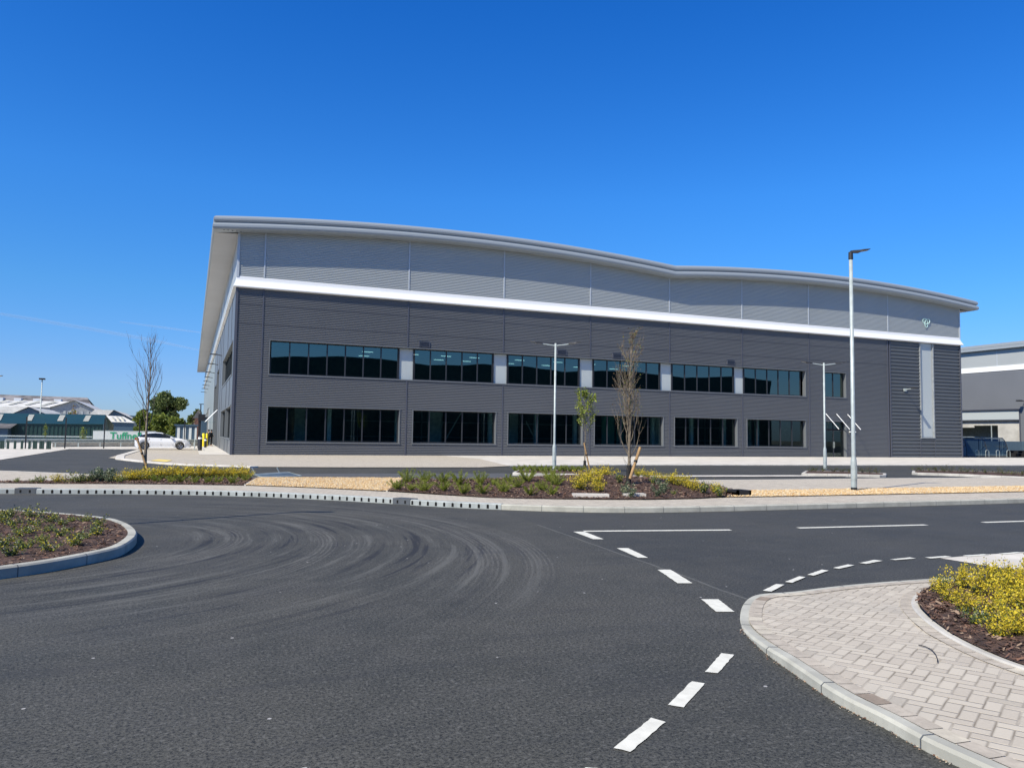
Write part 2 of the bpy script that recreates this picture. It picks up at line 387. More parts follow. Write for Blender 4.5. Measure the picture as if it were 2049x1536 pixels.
def kerb(name, P, side, w, h, mat, closed=False, zb=-.04, joints=True):
    """raised edging: face along P, top inwards to the left (side=1) or right (-1) of its run; h number or list"""
    hh = (lambda i: h[i]) if isinstance(h, (list, tuple)) else (lambda i: h)
    ofs = offring if closed else offline
    b = min(.02, w*.2); L0 = P; L1 = ofs(P, side*b); L2 = ofs(P, side*w); mb = MB(); n = len(P)
    for i in range(n):
        z = hh(i)
        mb.v += [(L0[i].x, L0[i].y, zb), (L0[i].x, L0[i].y, z-b), (L1[i].x, L1[i].y, z), (L2[i].x, L2[i].y, z), (L2[i].x, L2[i].y, zb)]
    for i in range(n if closed else n-1):
        j = (i+1) % n
        for k in range(4):
            f = (5*i+k, 5*j+k, 5*j+k+1, 5*i+k+1); mb.f.append(f if side > 0 else tuple(reversed(f))); mb.m.append(0)
    if not closed:
        for e in (0, n-1): mb.f.append(tuple(5*e+k for k in range(5))); mb.m.append(0)
    if joints:      # dark mortar joints between kerb stones
        acc = 0; mb.cm = 1
        for i in range(n-1):
            seg = (P[i+1]-P[i]).length
            while acc < seg:
                t = acc/seg; a = P[i].lerp(P[i+1], t); tt = (P[i+1]-P[i]).normalized(); nn = Vector((-tt.y, tt.x))*side; z = hh(i)+(hh(i+1)-hh(i))*t
                q = [(a-nn*.002-tt*.005), (a-nn*.002+tt*.005)]; r_ = [a+nn*(w+.001)-tt*.005, a+nn*(w+.001)+tt*.005]
                if z > .02:
                    mb.quad((*q[0], 0.0), (*q[1], 0.0), (*q[1], z-b), (*q[0], z-b)); bb = [a+nn*b-tt*.005, a+nn*b+tt*.005]
                    mb.quad((*q[0], z-b), (*q[1], z-b), (*bb[1], z+.002), (*bb[0], z+.002))
                else: bb = q
                mb.quad((*bb[0], z+.002), (*bb[1], z+.002), (*r_[1], z+.002), (*r_[0], z+.002))
                acc += .915
            acc -= seg
    o = mb.build(name, [mat, M['cast']]); o['kind'] = 'structure'; return o

struct(MB().box(-1500, 1500, -600, 3000, -1, -.06).build('ground', M['ground']))
road = sheet('road', [(-90, -45), (170, -45), (170, 55), (170, 90), (-90, 90)], 0.0, M['asphalt'])
# far kerb of the main road
KP = [(-150, 987.3), (0, 987.5), (240, 988.5), (460, 991.5), (636, 999), (753, 1005.5), (814, 1010), (899, 1015), (996, 1019.3), (1100, 1023), (1237, 1026), (1400, 1023.7)]
K0 = V2([G(*q)[:2] for q in KP]) + V2([(12.7, 14.70), (15.8, 14.68), (21.5, 14.7), (40, 14.7), (90, 14.7)])
K0 = V2([(-60, 33), (-20, 26.2)])+K0
KL = smoothline(K0, 3)
FH = .12
i_split = min(range(len(KL)), key=lambda i: (KL[i]-Vector(G(998, 1019.5)[:2])).length)
kerb('kerb', KL[i_split:], 1, .145, FH, M['kerb'])
kerb('drainage_kerb', KL[:i_split+1], 1, .17, FH+.01, M['drain'], joints=False)
# black inlets of the combined kerb drain
mb = MB(); path = KL[:i_split+1]; acc = .1; cnt = 0
pathr = list(reversed(path))
for a, b_ in zip(pathr, pathr[1:]):
    seg = (b_-a).length; t = (b_-a).normalized(); nn = Vector((t.y, -t.x))
    while acc < seg:
        p = a+t*acc; cnt += 1
        if p.x > -14:
            M4 = Matrix.Translation((p.x, p.y, 0)) @ Matrix(((t.x, nn.x, 0, 0), (t.y, nn.y, 0, 0), (0, 0, 1, 0), (0, 0, 0, 1)))
            pr = [(.027*math.cos(q*math.pi/6), .086+.024*math.sin(q*math.pi/6)) for q in range(7)]+[(-.027, .018), (.027, .018)]
            n0 = len(mb.v); mb.v += [tuple(M4 @ Vector((x, -.004, z))) for x, z in pr]; mb.f.append(tuple(range(n0, n0+len(pr)))); mb.m.append(0)
        acc += .212
    acc -= seg
struct(mb.build('drain_slots', M['slot']))
# darker access units in the drain run
for pxc, lab in ((40, 'dark cast iron access unit at the far left of the slotted drain kerb'), (805, 'dark cast iron access unit in the slotted kerb in front of the gravel')):
    c = G(pxc, 988 if pxc < 100 else 1009.3); k = min(range(len(path)-1), key=lambda i: (path[i]-Vector(c[:2])).length); p = path[k]; t = (path[k+1]-path[k]).normalized(); nn = Vector((-t.y, t.x))
    mb = MB(); M4 = Matrix.Translation((p.x, p.y, 0)) @ Matrix(((t.x, nn.x, 0, 0), (t.y, nn.y, 0, 0), (0, 0, 1, 0), (0, 0, 0, 1)))
    mb.box(-.25, .25, -.008, .30, -.02, FH+.022, M4); o = mb.build('kerb_access_unit', M['cast']); tag(o, lab, 'drain unit', 'access units of the drain kerb')
    for s in (-.11, .11): mb = MB(); mb.box(s-.022, s+.022, -.012, 0, .03, .10, M4); mb.build('inlet', M['slot'], o)
# footway behind that kerb
far = [G(*q, FH)[:2] for q in ((0, 941.5), (60, 943.5), (187, 949), (518, 955.5), (807, 957.5), (980, 958), (1180, 959), (1400, 960), (1550, 959), (1769, 956.5))]
far = [(-60, 58), (-20, 42)]+[tuple(f) for f in far]+[(35, 23.6), (60, 23.6), (90, 23.6)]
inner = offline(KL, .145)
sheet('footway', [tuple(p) for p in inner]+[f for f in reversed(far)], FH-.004, M['pavers'])
kerb('kerb', V2(far), 1, .13, FH, M['concrete'], zb=-.05)
def hm(x, y): return FH+.006+.36*math.exp(-((x-11.6)**2/11+(y-20.8)**2/8))+.10*math.exp(-((x-7.5)**2/9+(y-22)**2/7))
def Gm(px, py):
    z = FH
    for _ in range(12): p = G(px, py, z); z = z*.5+.5*hm(p.x, p.y)
    return Vector((p.x, p.y, hm(p.x, p.y)))
bed2 = [G(*q, FH)[:2] for q in ((776, 983), (828, 986.3), (880, 989.7), (979, 995.5), (1050, 997.3), (1120, 998.4), (1200, 999.4), (1286, 999.7), (1385, 998), (1452, 994.7))]
bed2 = [tuple(q) for q in bed2]+[(14.0, 17.4), (14.6, 18.6), (14.9, 20.2), (14.6, 21.8), (14.2, 23.2), (13.4, 24.6), (9.8, 25.45), (6.84, 26.3)]
M['soil'] = varied('mulch_soil', (.085, .048, .032), .95, amt=.3, scale=8, b2=1, bscale=30, bdist=.03)
sheet('planting_bed', bed2, lambda x, y: hm(x, y)-.02, M['soil'], .5)
bed1 = [G(*q, FH)[:2] for q in ((-80, 965), (0, 966), (100, 967.5), (240, 968), (360, 969), (492, 971), (516, 957), (380, 955.5), (250, 955), (187, 953), (100, 962), (0, 963), (-80, 963))]
sheet('planting_bed', bed1, FH+.012, M['soil'])
grav = [G(*q, FH)[:2] for q in ((492, 971), (630, 976), (776, 983), (807, 957), (518, 956))]
M['sand'] = varied('sandy_bed', (.26, .18, .10), .95, amt=.2, scale=12)
sheet('gravel_bed', grav, FH+.010, M['sand'])
gravr = [G(1454, 995, FH)[:2], G(1550, 993.8, FH)[:2], (21, 16.66), (30, 16.66), (60, 16.7), (60, 18.7), (27.3, 18.7), (16.2, 18.7), G(1455, 983.5, FH)[:2]]
sheet('gravel_bed', gravr, FH+.010, M['sand'])
for a, b_ in ((grav[0], grav[4]), (grav[2], grav[3])): kerb('edging', V2([a, b_]), 1, .05, FH+.03, M['concrete'], joints=False, zb=.05)
kerb('edging', V2([(14.6, 18.72), (60, 18.72)]), 1, .05, FH+.012, M['concrete'], joints=False, zb=.05)
# hard ground round the building
sheet('building_footway', [tuple(G(*q, .03)[:2]) for q in ((217, 915.5), (276, 922.5), (351, 929), (468, 932), (500, 933.5), (700, 934.5), (960, 934.5), (1022, 931.6))]+[(18.5, 50.5), (18.1, 58.2), (2.62, 58.2), (2.6, 78), (-4.2, 78), tuple(G(269, 901, .03)[:2])], .03, M['pavers'])
sheet('building_footway', [(15.9, 39.2), (24, 40.2), (56, 38.9), (120, 38.9), (120, 58.3), (18.0, 58.3), (18.4, 50.5)], .034, M['pale'])
kerb('kerb', smoothline(V2([G(*q, .05)[:2] for q in ((269, 901), (217, 915.5), (276, 922.5), (351, 929), (468, 932), (500, 933.8))]), 1), 1, .45, .07, M['pale'], joints=False)
kerb('kerb', V2([(15.9, 38.9), (24, 39.95), (56, 38.6), (120, 38.6)]), 1, .3, .06, M['concrete'])
sheet('side_path', [(.6, 58), (2.6, 57.6), (2.6, 200), (.6, 200)], .042, M['pale'])
sheet('yellow_patch', [tuple(G(*q, .04)[:2]) for q in ((300, 921.5), (318, 918.5), (345, 920.5), (333, 923.8))], .048, M['yellowpaint'])
sheet('yard', [(-9.05, 47.6), (-9.2, 68), (-9.2, 73.5), (2.0, 75.5), (.6, 200), (-90, 200), (-90, 65), (-30, 49)], .020, M['pale'])
sheet('parking_bay', [tuple(G(*q, 0)[:2]) for q in ((590, 947.5), (1010, 946.5), (1025, 949), (1180, 950.5), (1180, 957), (600, 955.5))], .004, varied('bay_asphalt', (.085, .088, .09), .85, b2=.8, bscale=90, bdist=.004))
sheet('bay_edging', [(15.2, 29.35), (29, 28.2), (29, 27.2), (15.2, 28.2)], .024, M['pale'])
sheet('access_slab', [tuple(G(*q, 0)[:2]) for q in ((1881.5, 1116.9), (1960, 1110.5), (2049, 1104.7))]+[(22, 8.0), (22, 3), (11.5, 3.6), (11, 6), (10.2, 6.7), (9.95, 7.2)], .006, concrete('slab_concrete', (.66, .62, .54), .7))
# near right footway with its own kerb and border course
RF = [(1923, 1536), (1846.6, 1500.7), (1766, 1453.6), (1679, 1411.7), (1595, 1352), (1539.6, 1314), (1501, 1279), (1482, 1254.7), (1477.5, 1237), (1482, 1212.8), (1494, 1197), (1517, 1188), (1580, 1185), (1644, 1176), (1714, 1168.5), (1818.7, 1160.5), (1906, 1155)]
RP = [(3.5, -6), (3.55, -1), (3.6, 1.5)]+[tuple(G(*q)[:2]) for q in RF]+[(9.6, 6.9), (10.4, 6.6), (11.5, 5.2), (12.5, 3)]
def rz_(p):  # kerb upstand: full by the near bend, flush at the crossing
    return .008+.062*max(0, min(1, (5.75-p[1])/1.1)) if p[0] < 5.6 else .008
RS = smoothline(V2(RP), 2)
kerb('kerb', RS, -1, .088, [rz_(p) for p in RS], M['kerb'])
def fz(x, y):
    s = max(0, min(1, (5.9-y)/1.3)) if x < 5.8 else max(0, min(1, (6.5-y)/1.6))
    return .006+.061*s
inner1 = offline(RS, -.088); inner2 = offline(RS, -.2)
edge = [(8.35, 6.52), (8.03, 6.45), (7.6, 6.33), (7.22, 6.18), (6.62, 5.72), (6.22, 5.28), (5.9, 4.88), (5.68, 4.52), (5.52, 4.16), (5.42, 3.83), (5.35, 3.0), (5.3, 1.5), (5.3, -6)]
ed = smoothline(V2(edge), 2)
def ring(A, B): return [tuple(p) for p in A]+[tuple(p) for p in reversed(B)]
sheet('near_footway', [tuple(p) for p in inner1]+[(12.5, -6)], lambda x, y: fz(x, y), M['pavers'], .35)
# header course: single blocks laid along the kerb, and along the bed
def header(name, line, w, side, mats):
    mb = MB(); rnd = random.Random(4); acc = 0; A = offline(line, side*w)
    pts = [line[0]]; L = 0; cum = [0]
    for a, b_ in zip(line, line[1:]): L += (b_-a).length; cum.append(L)
    def at(s, ln):
        for i in range(len(cum)-1):
            if cum[i+1] >= s: t = (s-cum[i])/max(1e-6, cum[i+1]-cum[i]); return ln[i].lerp(ln[i+1], t)
        return ln[-1]
    s = 0
    while s < L-.2:
        mb.cm = rnd.choice((0, 0, 0, 0, 0, 1, 2)); q = []
        for (ln, ss) in ((line, s+.004), (line, s+.196), (A, s+.196), (A, s+.004)):
            p = at(ss, ln); q.append((p.x, p.y, fz(p.x, p.y)+.006))
        if side < 0: q.reverse()
        mb.poly(q); s += .2
    return struct(mb.build(name, mats))
hc = [concrete('border_block', (.46, .41, .335), 9), concrete('border_block_dark', (.30, .245, .19), 9), concrete('border_block_light', (.55, .50, .40), 9)]
header('border_course', inner1, .115, -1, hc)
def inn(P, d): return offline(P, d)
kerb('edging', ed, -1 if False else 1, .06, [fz(p.x, p.y)+.022 for p in ed], M['concrete'], joints=False)
header('border_course', ed, .10, -1, hc)
edi = offline(ed, .055)
def bz(x, y): return .092+.05*math.exp(-((x-7.8)**2+(y-4.5)**2)/2.5)
bedR = [tuple(p) for p in edi]+[(9.6, -6), (10.6, 1), (10.6, 5), (9.9, 6.0), (9.0, 6.45)]
sheet('planting_bed', bedR, lambda x, y: min(bz(x, y), fz(x, y)+.05), M['soil'], .4)
# near left island
IS = [(0, 1135), (94, 1122.4), (152, 1112), (228.4, 1097), (254, 1087), (274, 1071.7), (275, 1061.5), (266.5, 1052.6), (254, 1045), (228, 1036), (178, 1030), (114, 1024.7), (51, 1020.4), (0, 1018.4)]
IW = V2([G(*q, .13)[:2] for q in IS])
IW += V2([(-5.0, 18.3), (-7.5, 18.9), (-10, 18.4), (-11.5, 16.5), (-11.3, 13), (-9, 9.8), (-6.5, 8.4), (-4.2, 8.6)])
IC = IW+[IW[0]]
# closed smoothing
P = IW
for _ in range(2):
    q = []
    for i in range(len(P)): a = P[i]; b_ = P[(i+1) % len(P)]; q += [a*.75+b_*.25, a*.25+b_*.75]
    P = q
IR = P
kerb('kerb', IR, 1, .125, .13, M['kerb'], closed=True)
II = offring(IR, .12)
def iz(x, y): return .115+.05*math.exp(-((x+5)**2+(y-14)**2)/8)
sheet('planting_bed', [tuple(p) for p in II], iz, M['soil'], .6)

# ---------------------------------------------------------------- painted markings
def mark(q, z=.006):
    mb = MB(); r = random.Random(q[0][0]); pts = []
    w = [G(a, b, z) for a, b in q]
    for i in range(4):
        a, b_ = w[i], w[(i+1) % 4]; n = max(2, int((b_-a).length/.05))
        for k in range(n): p = a.lerp(b_, k/n); pts.append((p.x+r.uniform(-.0035, .0035), p.y+r.uniform(-.0035, .0035), z))
    area = sum(pts[i][0]*pts[i-1][1]-pts[i-1][0]*pts[i][1] for i in range(len(pts)))
    if area > 0: pts.reverse()
    mb.poly(pts); struct(mb.build('road_marking', M['paint']))
for q in (((1147, 1063), (1169, 1063), (1208, 1078), (1187, 1078)), ((1234, 1096), (1257, 1096), (1297, 1115), (1277, 1115)), ((1316, 1139), (1342, 1139), (1386, 1166), (1356, 1166)),
          ((1403.5, 1198), (1437, 1198), (1470, 1223), (1433, 1223)), ((1443.6, 1306), (1469, 1309), (1436.6, 1345.4), (1410.5, 1343)), ((1384, 1362), (1411, 1366), (1368, 1414), (1337, 1409)),
          ((1303, 1435), (1331, 1443), (1262, 1503), (1227, 1495)), ((1172, 1534), (1196, 1536), (1130, 1610), (1090, 1600))): mark(q)
r7 = lambda x, y: (1400+x/2.866, 1000+y/2.866)
for q in (((440, 480), (487, 484), (410, 524), (362, 518)), ((570, 436), (608, 441), (530, 473), (490, 468)), ((702, 398), (740, 403), (655, 432), (617, 427)), ((850, 368), (888, 373), (800, 393), (765, 388)),
          ((1000, 342), (1050, 347), (955, 365), (917, 360)), ((1205, 328), (1240, 334), (1125, 343), (1090, 340)), ((1410, 319), (1447, 325), (1325, 334), (1290, 328)), ((1630, 309), (1663, 314), (1545, 323), (1507, 317)), ((1820, 297), (1860, 300), (1755, 310), (1712, 306))):
    mark([r7(*p) for p in q], .012)
def wline(a, b_, w=.13):
    mb = MB(); a = Vector(a); b_ = Vector(b_); t = (b_-a).normalized()*w*.5; n = Vector((-t.y, t.x))
    mb.poly([(*(a-n), .005), (*(b_-n), .005), (*(b_+n), .005), (*(a+n), .005)]); struct(mb.build('road_marking', M['paint']))
for a, b_ in (((1168, 1062.7), (1462, 1060.2)), ((1597, 1056.2), (1853, 1050)), ((1967, 1045), (2100, 1041))): wline(G(*a)[:2], G(*b_)[:2], .14)
wline((19.5, 11.3), (23.5, 11.25), .14)
# ---------------------------------------------------------------- the warehouse with the office front
XL, XR, YF, YB = 2.62, 75.13, 58.03, 200.0
def zb(x):      # underside of the fascia: two shallow barrel vaults
    c = 20.7 if x < 38.85 else 57.0
    return 15.77+.84*(1-((x-c)/18.15)**2)
whs = thing('warehouse', 'large dark grey and silver warehouse with white band and double curved roof', 'warehouse', (XL, YF, 0))
def rects(x0, x1, z0, z1, holes):
    xs = sorted({x0, x1} | {min(max(h[i], x0), x1) for h in holes for i in (0, 1)}); out = []
    for a, b_ in zip(xs, xs[1:]):
        if b_-a < 1e-4: continue
        hh = sorted([(h[2], h[3]) for h in holes if h[0] < b_-1e-4 and h[1] > a+1e-4]); z = z0
        for c, d in hh:
            if c > z+1e-4: out.append((a, b_, z, min(c, z1)))
            z = max(z, d)
        if z < z1-1e-4: out.append((a, b_, z, z1))
    return out
def ribs(mb, x0, x1, z0, z1, p, dep, f=.55, tr=None):
    """horizontal ribbed sheet facing -y on y=YF; flat faces with recessed grooves"""
    tr = tr or (lambda x, y, z: (x, y, z))
    L = [(z0, 0.0)]; k = math.floor(z0/p)
    prof = ((0, 0), (f, 0), (f+.24, dep), (.80, dep))
    zz = []
    while k*p < z1:
        for q, y in prof:
            z = (k+q)*p
            if z0 < z < z1: zz.append((z, y))
        k += 1
    def ya(z):
        q = (z/p) % 1.0
        if q <= f: return 0
        if q <= f+.24: return dep*(q-f)/.24
        if q <= .80: return dep
        return dep*(1-(q-.80)/.20)
    L = [(z0, ya(z0))]+zz+[(z1, ya(z1))]
    for (a, ya_), (b_, yb_) in zip(L, L[1:]):
        if b_-a < 1e-5: continue
        mb.quad(tr(x0, ya_, a), tr(x1, ya_, a), tr(x1, yb_, b_), tr(x0, yb_, b_))
trF = lambda x, y, z: (x, YF+y, z)
GW = [(5.02, 14.60), (15.68, 22.45), (23.53, 30.22), (31.38, 38.15), (39.34, 46.08), (47.21, 54.07)]
RB = [[5.11, 6.43, 7.78, 9.12, 10.46, 11.81, 13.15, 14.47], [15.76, 17.05, 18.34, 19.64, 20.93, 22.22], [23.56, 24.84, 26.13, 27.41, 28.70, 29.98], [31.40, 32.71, 34.01, 35.32, 36.62, 37.93], [39.28, 40.6, 41.92, 43.24, 44.56, 45.88], [47.12, 48.45, 49.78, 51.10, 52.43, 53.76]]
holes = [(a, b_, .97, 3.48) for a, b_ in GW]+[(5.02, 54.1, 5.80, 8.22), (56.48, 59.15, 5.82, 8.22), (56.48, 59.1, -.1, 3.46)]
strip = (69.2, 71.13, 2.0, 11.80)
mb = MB()
for a, b_, c, d in rects(XL+.12, 64.70, 0, 11.86, holes): ribs(mb, a, b_, c, d, .125, .032, .32, tr=trF)
mb.build('dark_cladding', M['darkclad'], whs)
mb = MB()
for a, b_, c, d in rects(65.10, XR-.1, 0, 11.86, [strip]): ribs(mb, a, b_, c, d, .36, .075, .30, trF)
mb.build('charcoal_cladding', M['darkclad2'], whs)
mb = MB(); n = 60
for i in range(n):
    a = XL+.12+(XR-.22-XL)*i/n; b_ = XL+.12+(XR-.22-XL)*(i+1)/n
    ribs(mb, a, b_, 12.62, min(zb(a), zb(b_))+.42, .125, .032, .32, tr=trF)
mb.build('silver_cladding', M['lightclad'], whs)
# joints and corner trims
J = [4.46, 15.11, 23.0, 30.89, 38.78, 46.67, 54.56]
mb = MB()
for x in J:
    full = x in (4.46, 54.56)
    for z0, z1 in (((0, 11.86),) if full else ((0, 5.70), (8.32, 11.86))): mb.box(x-.05, x+.05, YF-.03, YF+.05, z0, z1)
for z in (9.33, 10.70): mb.box(XL+.12, 64.7, YF-.004, YF+.02, z-.012, z+.012)
for x in (64.74, 65.04): mb.box(x-.07, x+.07, YF-.045, YF+.06, 0, 11.86)
mb.box(XL-.05, XL+.12, YF-.05, YF+.12, 0, 11.86); mb.box(XR-.1, XR+.05, YF-.05, YF+.12, 0, 11.86)
for x in (69.12, 71.18): mb.box(x-.03, x+.03, YF-.02, YF+.05, 0, 1.9)
mb.build('dark_trim', M['darktrim'], whs)
mb = MB()
for x in J+[64.86]: mb = MB(); mb.box(x-.05, x+.05, YF-.03, YF+.05, 12.7, zb(x)+.1); mb.build('silver_trim', M['lighttrim'], whs)
for a, b_ in ((XL-.05, XL+.12), (XR-.1, XR+.05)): mb = MB(); mb.box(a, b_, YF-.05, YF+.12, 12.6, 15.9); mb.build('corner_trim', M['lighttrim'], whs)
# white band, folded profile, on both visible sides
bp = [(.06, 11.84), (-.24, 11.88), (-.25, 11.93), (-.06, 12.36), (-.035, 12.46), (-.02, 12.66), (.06, 12.70)]
mb = MB()
for (ya_, a), (yb_, b_) in zip(bp, bp[1:]):
    mb.quad((XL+ya_, YF+ya_, a), (XR-ya_, YF+ya_, a), (XR-yb_, YF+yb_, b_), (XL+yb_, YF+yb_, b_))
    mb.quad((XL+ya_, YB, a), (XL+ya_, YF+ya_, a), (XL+yb_, YF+yb_, b_), (XL+yb_, YB, b_))
    mb.quad((XR-ya_, YF+ya_, a), (XR-ya_, YB, a), (XR-yb_, YB, b_), (XR-yb_, YF+yb_, b_))
mb.build('white_band', M['white'], whs)
# windows
def window(xs, z0, z1, glass, rec=.34, sill=True, framed=True):
    x0, x1 = xs[0], xs[-1]; fr = MB(); y = YF+rec; t = .045
    for i, x in enumerate(xs): fr.box(max(x0, x-t), min(x1, x+t), y-.05, y+.05, z0+.05, z1-.05)
    fr.box(x0, x1, y-.05, y+.05, z0, z0+.05); fr.box(x0, x1, y-.05, y+.05, z1-.05, z1)
    w = fr.build('window', M['frame'], whs)
    for a, b_ in zip(xs, xs[1:]):
        g = MB(); g.quad((a+t*.9, y, z0+.04), (b_-t*.9, y, z0+.04), (b_-t*.9, y, z1-.04), (a+t*.9, y, z1-.04))
        g.build('pane', M[glass], w)
    return w
def trim(x0, x1, z0, z1, rec=.34, w=.09):
    mb = MB()
    mb.box(x0-w, x1+w, YF-.05, YF+rec+.06, z0-w, z0); mb.box(x0-w, x1+w, YF-.05, YF+rec+.06, z1, z1+w*.7)
    mb.box(x0-w*.7, x0, YF-.035, YF+rec+.06, z0, z1); mb.box(x1, x1+w*.7, YF-.035, YF+rec+.06, z0, z1)
    mb.build('window_surround', M['reveal'], whs)
def split(a, b_, n): return [a+(b_-a)*i/n for i in range(n+1)]
for i, (a, b_) in enumerate(GW): window(split(a+.02, b_-.02, 7 if i == 0 else 5), 1.0, 3.46, 'glassg'); trim(a, b_, .97, 3.48)
for xs in RB: window(xs, 5.83, 8.19, 'glass')
trim(5.02, 54.1, 5.80, 8.22)
for a, b_ in zip(RB, RB[1:]):
    mb = MB(); mb.box(a[-1]+.045+.06, b_[0]-.045-.06, YF+.36, YF+.40, 5.83, 8.19); mb.build('infill_panel', M['infill'], whs)
    for x in (a[-1]+.075, b_[0]-.075): mb = MB(); mb.box(x-.03, x+.03, YF+.27, YF+.38, 5.83, 8.19); mb.build('panel_frame', M['frame'], whs)
window([56.5, 57.82, 59.13], 5.84, 8.2, 'glass'); trim(56.48, 59.15, 5.82, 8.22)
d = window([56.5, 57.8, 59.05], .02, 2.62, 'glassg', .34); window([56.5, 57.8, 59.05], 2.72, 3.44, 'glassg', .34); trim(56.48, 59.1, .0, 3.46, .34)
mb = MB(); mb.box(57.86, 57.89, YF+.24, YF+.27, .9, 1.5); mb.box(57.71, 57.74, YF+.24, YF+.27, .9, 1.5); mb.build('door_handle', M['galv'], whs)
# entrance canopy on three rods
mb = MB(); mb.quad((56.2, YF-1.2, 2.62), (60.35, YF-1.2, 2.62), (60.35, YF-.02, 2.62), (56.2, YF-.02, 2.62)); mb.build('canopy', M['clear'], whs)
for x in (56.55, 57.9, 59.3): mb = MB(); mb.tube([(x, YF-.03, 4.2), (x+.55, YF-1.1, 2.72)], .035, 8); mb.build('canopy_rod', M['white'], whs)
mb = MB(); mb.box(59.5, 60.3, YF-.10, YF, 2.44, 2.56); mb.build('canopy_light', M['white'], whs)
# tall strip light panel
mb = MB(); mb.box(69.33, 71.0, YF+.10, YF+.16, 2.1, 11.80); mb.build('strip_light', M['infill'], whs)
mb = MB(); z0, z1 = 1.98, 11.82
mb.box(69.17, 69.31, YF-.06, YF+.17, z0, z1); mb.box(71.02, 71.16, YF-.06, YF+.17, z0, z1); mb.box(69.31, 71.02, YF-.06, YF+.17, z0, z0+.1)
mb.build('strip_frame', M['greyrib'], whs)
for x in (16.42, 28.22, 33.47, 45.38):
    mb = MB(); mb.box(x-.44, x+.44, YF-.06, YF+.03, 8.38, 8.80)
    o = mb.build('louvre', M['darktrim'], whs); mb = MB()
    for k in range(5): mb.box(x-.37, x+.37, YF-.075, YF-.061, 8.44+k*.07, 8.475+k*.07)
    mb.build('louvre_blades', M['frame'], o)
# knot emblem near the right end of the upper cladding
em = MB(); cx, cz, s = 70.17, 14.0, .52
pts = []
for q in range(73):
    t = q/72*2*math.pi; rx = math.sin(t)+2*math.sin(2*t); rz2 = math.cos(t)-2*math.cos(2*t)
    pts.append((cx+s*.34*rx, YF-.07-.03*math.sin(3*t), cz+s*.34*rz2))
em.tube(pts, .034, 6, cap=False)
em.build('emblem', M['emblem'], whs)
# wall lamp on the charcoal part
w = MB(); w.box(66.85, 67.22, YF-.10, YF, 6.72, 7.02); o = w.build('wall_light', M['galv'], whs)
w = MB(); w.tube([(67.05, YF-.08, 6.9), (67.05, YF-.9, 6.97)], .045, 8); w.build('light_arm', M['galv'], o)
w = MB(); w.box(66.86, 67.24, YF-1.55, YF-.85, 6.94, 7.04); w.build('light_head', M['lamphead'], o)
# roof, fascia, soffits
fp = [(.02, 0), (-.10, .06), (-.155, .17), (-.15, .32), (-.08, .44), (.03, .485), (.03, .515), (-.04, .56), (-.10, .66), (-.105, .78), (-.06, .90), (.06, .985), (.45, 1.02)]
XO0, XO1, YO = XL-1.62, XR+1.55, YF-.86
xs = sorted(set([XO0+(XO1-XO0)*i/72 for i in range(73)]+[38.85-.001, 38.85+.001]))
mb = MB()
for a, b_ in zip(xs, xs[1:]):
    for (y0, z0), (y1, z1) in zip(fp, fp[1:]):
        def P_(x, y, z): return (x+(y if x == xs[0] else -y if x == xs[-1] else 0), YO+y, zb(x)+z)
        mb.quad(P_(a, y0, z0), P_(b_, y0, z0), P_(b_, y1, z1), P_(a, y1, z1))
mb.build('fascia', M['fascia'], whs, smooth=True)
for X, sg in ((XO0, 1), (XO1, -1)):
    mb = MB()
    for (y0, z0), (y1, z1) in zip(fp, fp[1:]):
        q = [(X+sg*y0, YO+y0, zb(X)+z0), (X+sg*y1, YO+y1, zb(X)+z1), (X+sg*y1, YB, zb(X)+z1), (X+sg*y0, YB, zb(X)+z0)]
        mb.poly(q)
    mb.build('eaves_fascia', M['fascia'], whs, smooth=True)
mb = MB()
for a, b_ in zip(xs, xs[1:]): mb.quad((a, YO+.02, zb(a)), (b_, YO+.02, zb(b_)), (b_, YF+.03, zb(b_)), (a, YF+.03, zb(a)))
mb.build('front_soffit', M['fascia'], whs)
for a, b_ in ((XO0+.01, XL), (XR, XO1-.01)):
    mb = MB()
    for k in range(48):
        y0 = YF+.03+(YB-YF)*k/48; y1 = YF+.03+(YB-YF)*(k+1)/48-.02
        zA, zB = (zb(XO0), zb(XO0)+.02) if a < 10 else (zb(XO1)+.02, zb(XO1))
        mb.quad((a, y0, zA), (b_, y0, zB+.06*(a < 10)), (b_, y1, zB+.06*(a < 10)), (a, y1, zA))
    mb.build('soffit', M['soffit'], whs)
mb = MB()
for i, (a, b_) in enumerate(zip(xs, xs[1:])): mb.quad((a, YO+.45, zb(a)+1.0), (b_, YO+.45, zb(b_)+1.0), (b_, YB, zb(b_)+1.0), (a, YB, zb(a)+1.0))
mb.build('roof', M['roof'], whs)
# ventilation holes at the left corner of the soffit
for k in range(5): mb = MB(); mb.box(1.55+k*.28, 1.65+k*.28, YO+.03, YO+.14, zb(1.6)-.012, zb(1.6)-.004); mb.build('soffit_vent', M['slot'], whs)
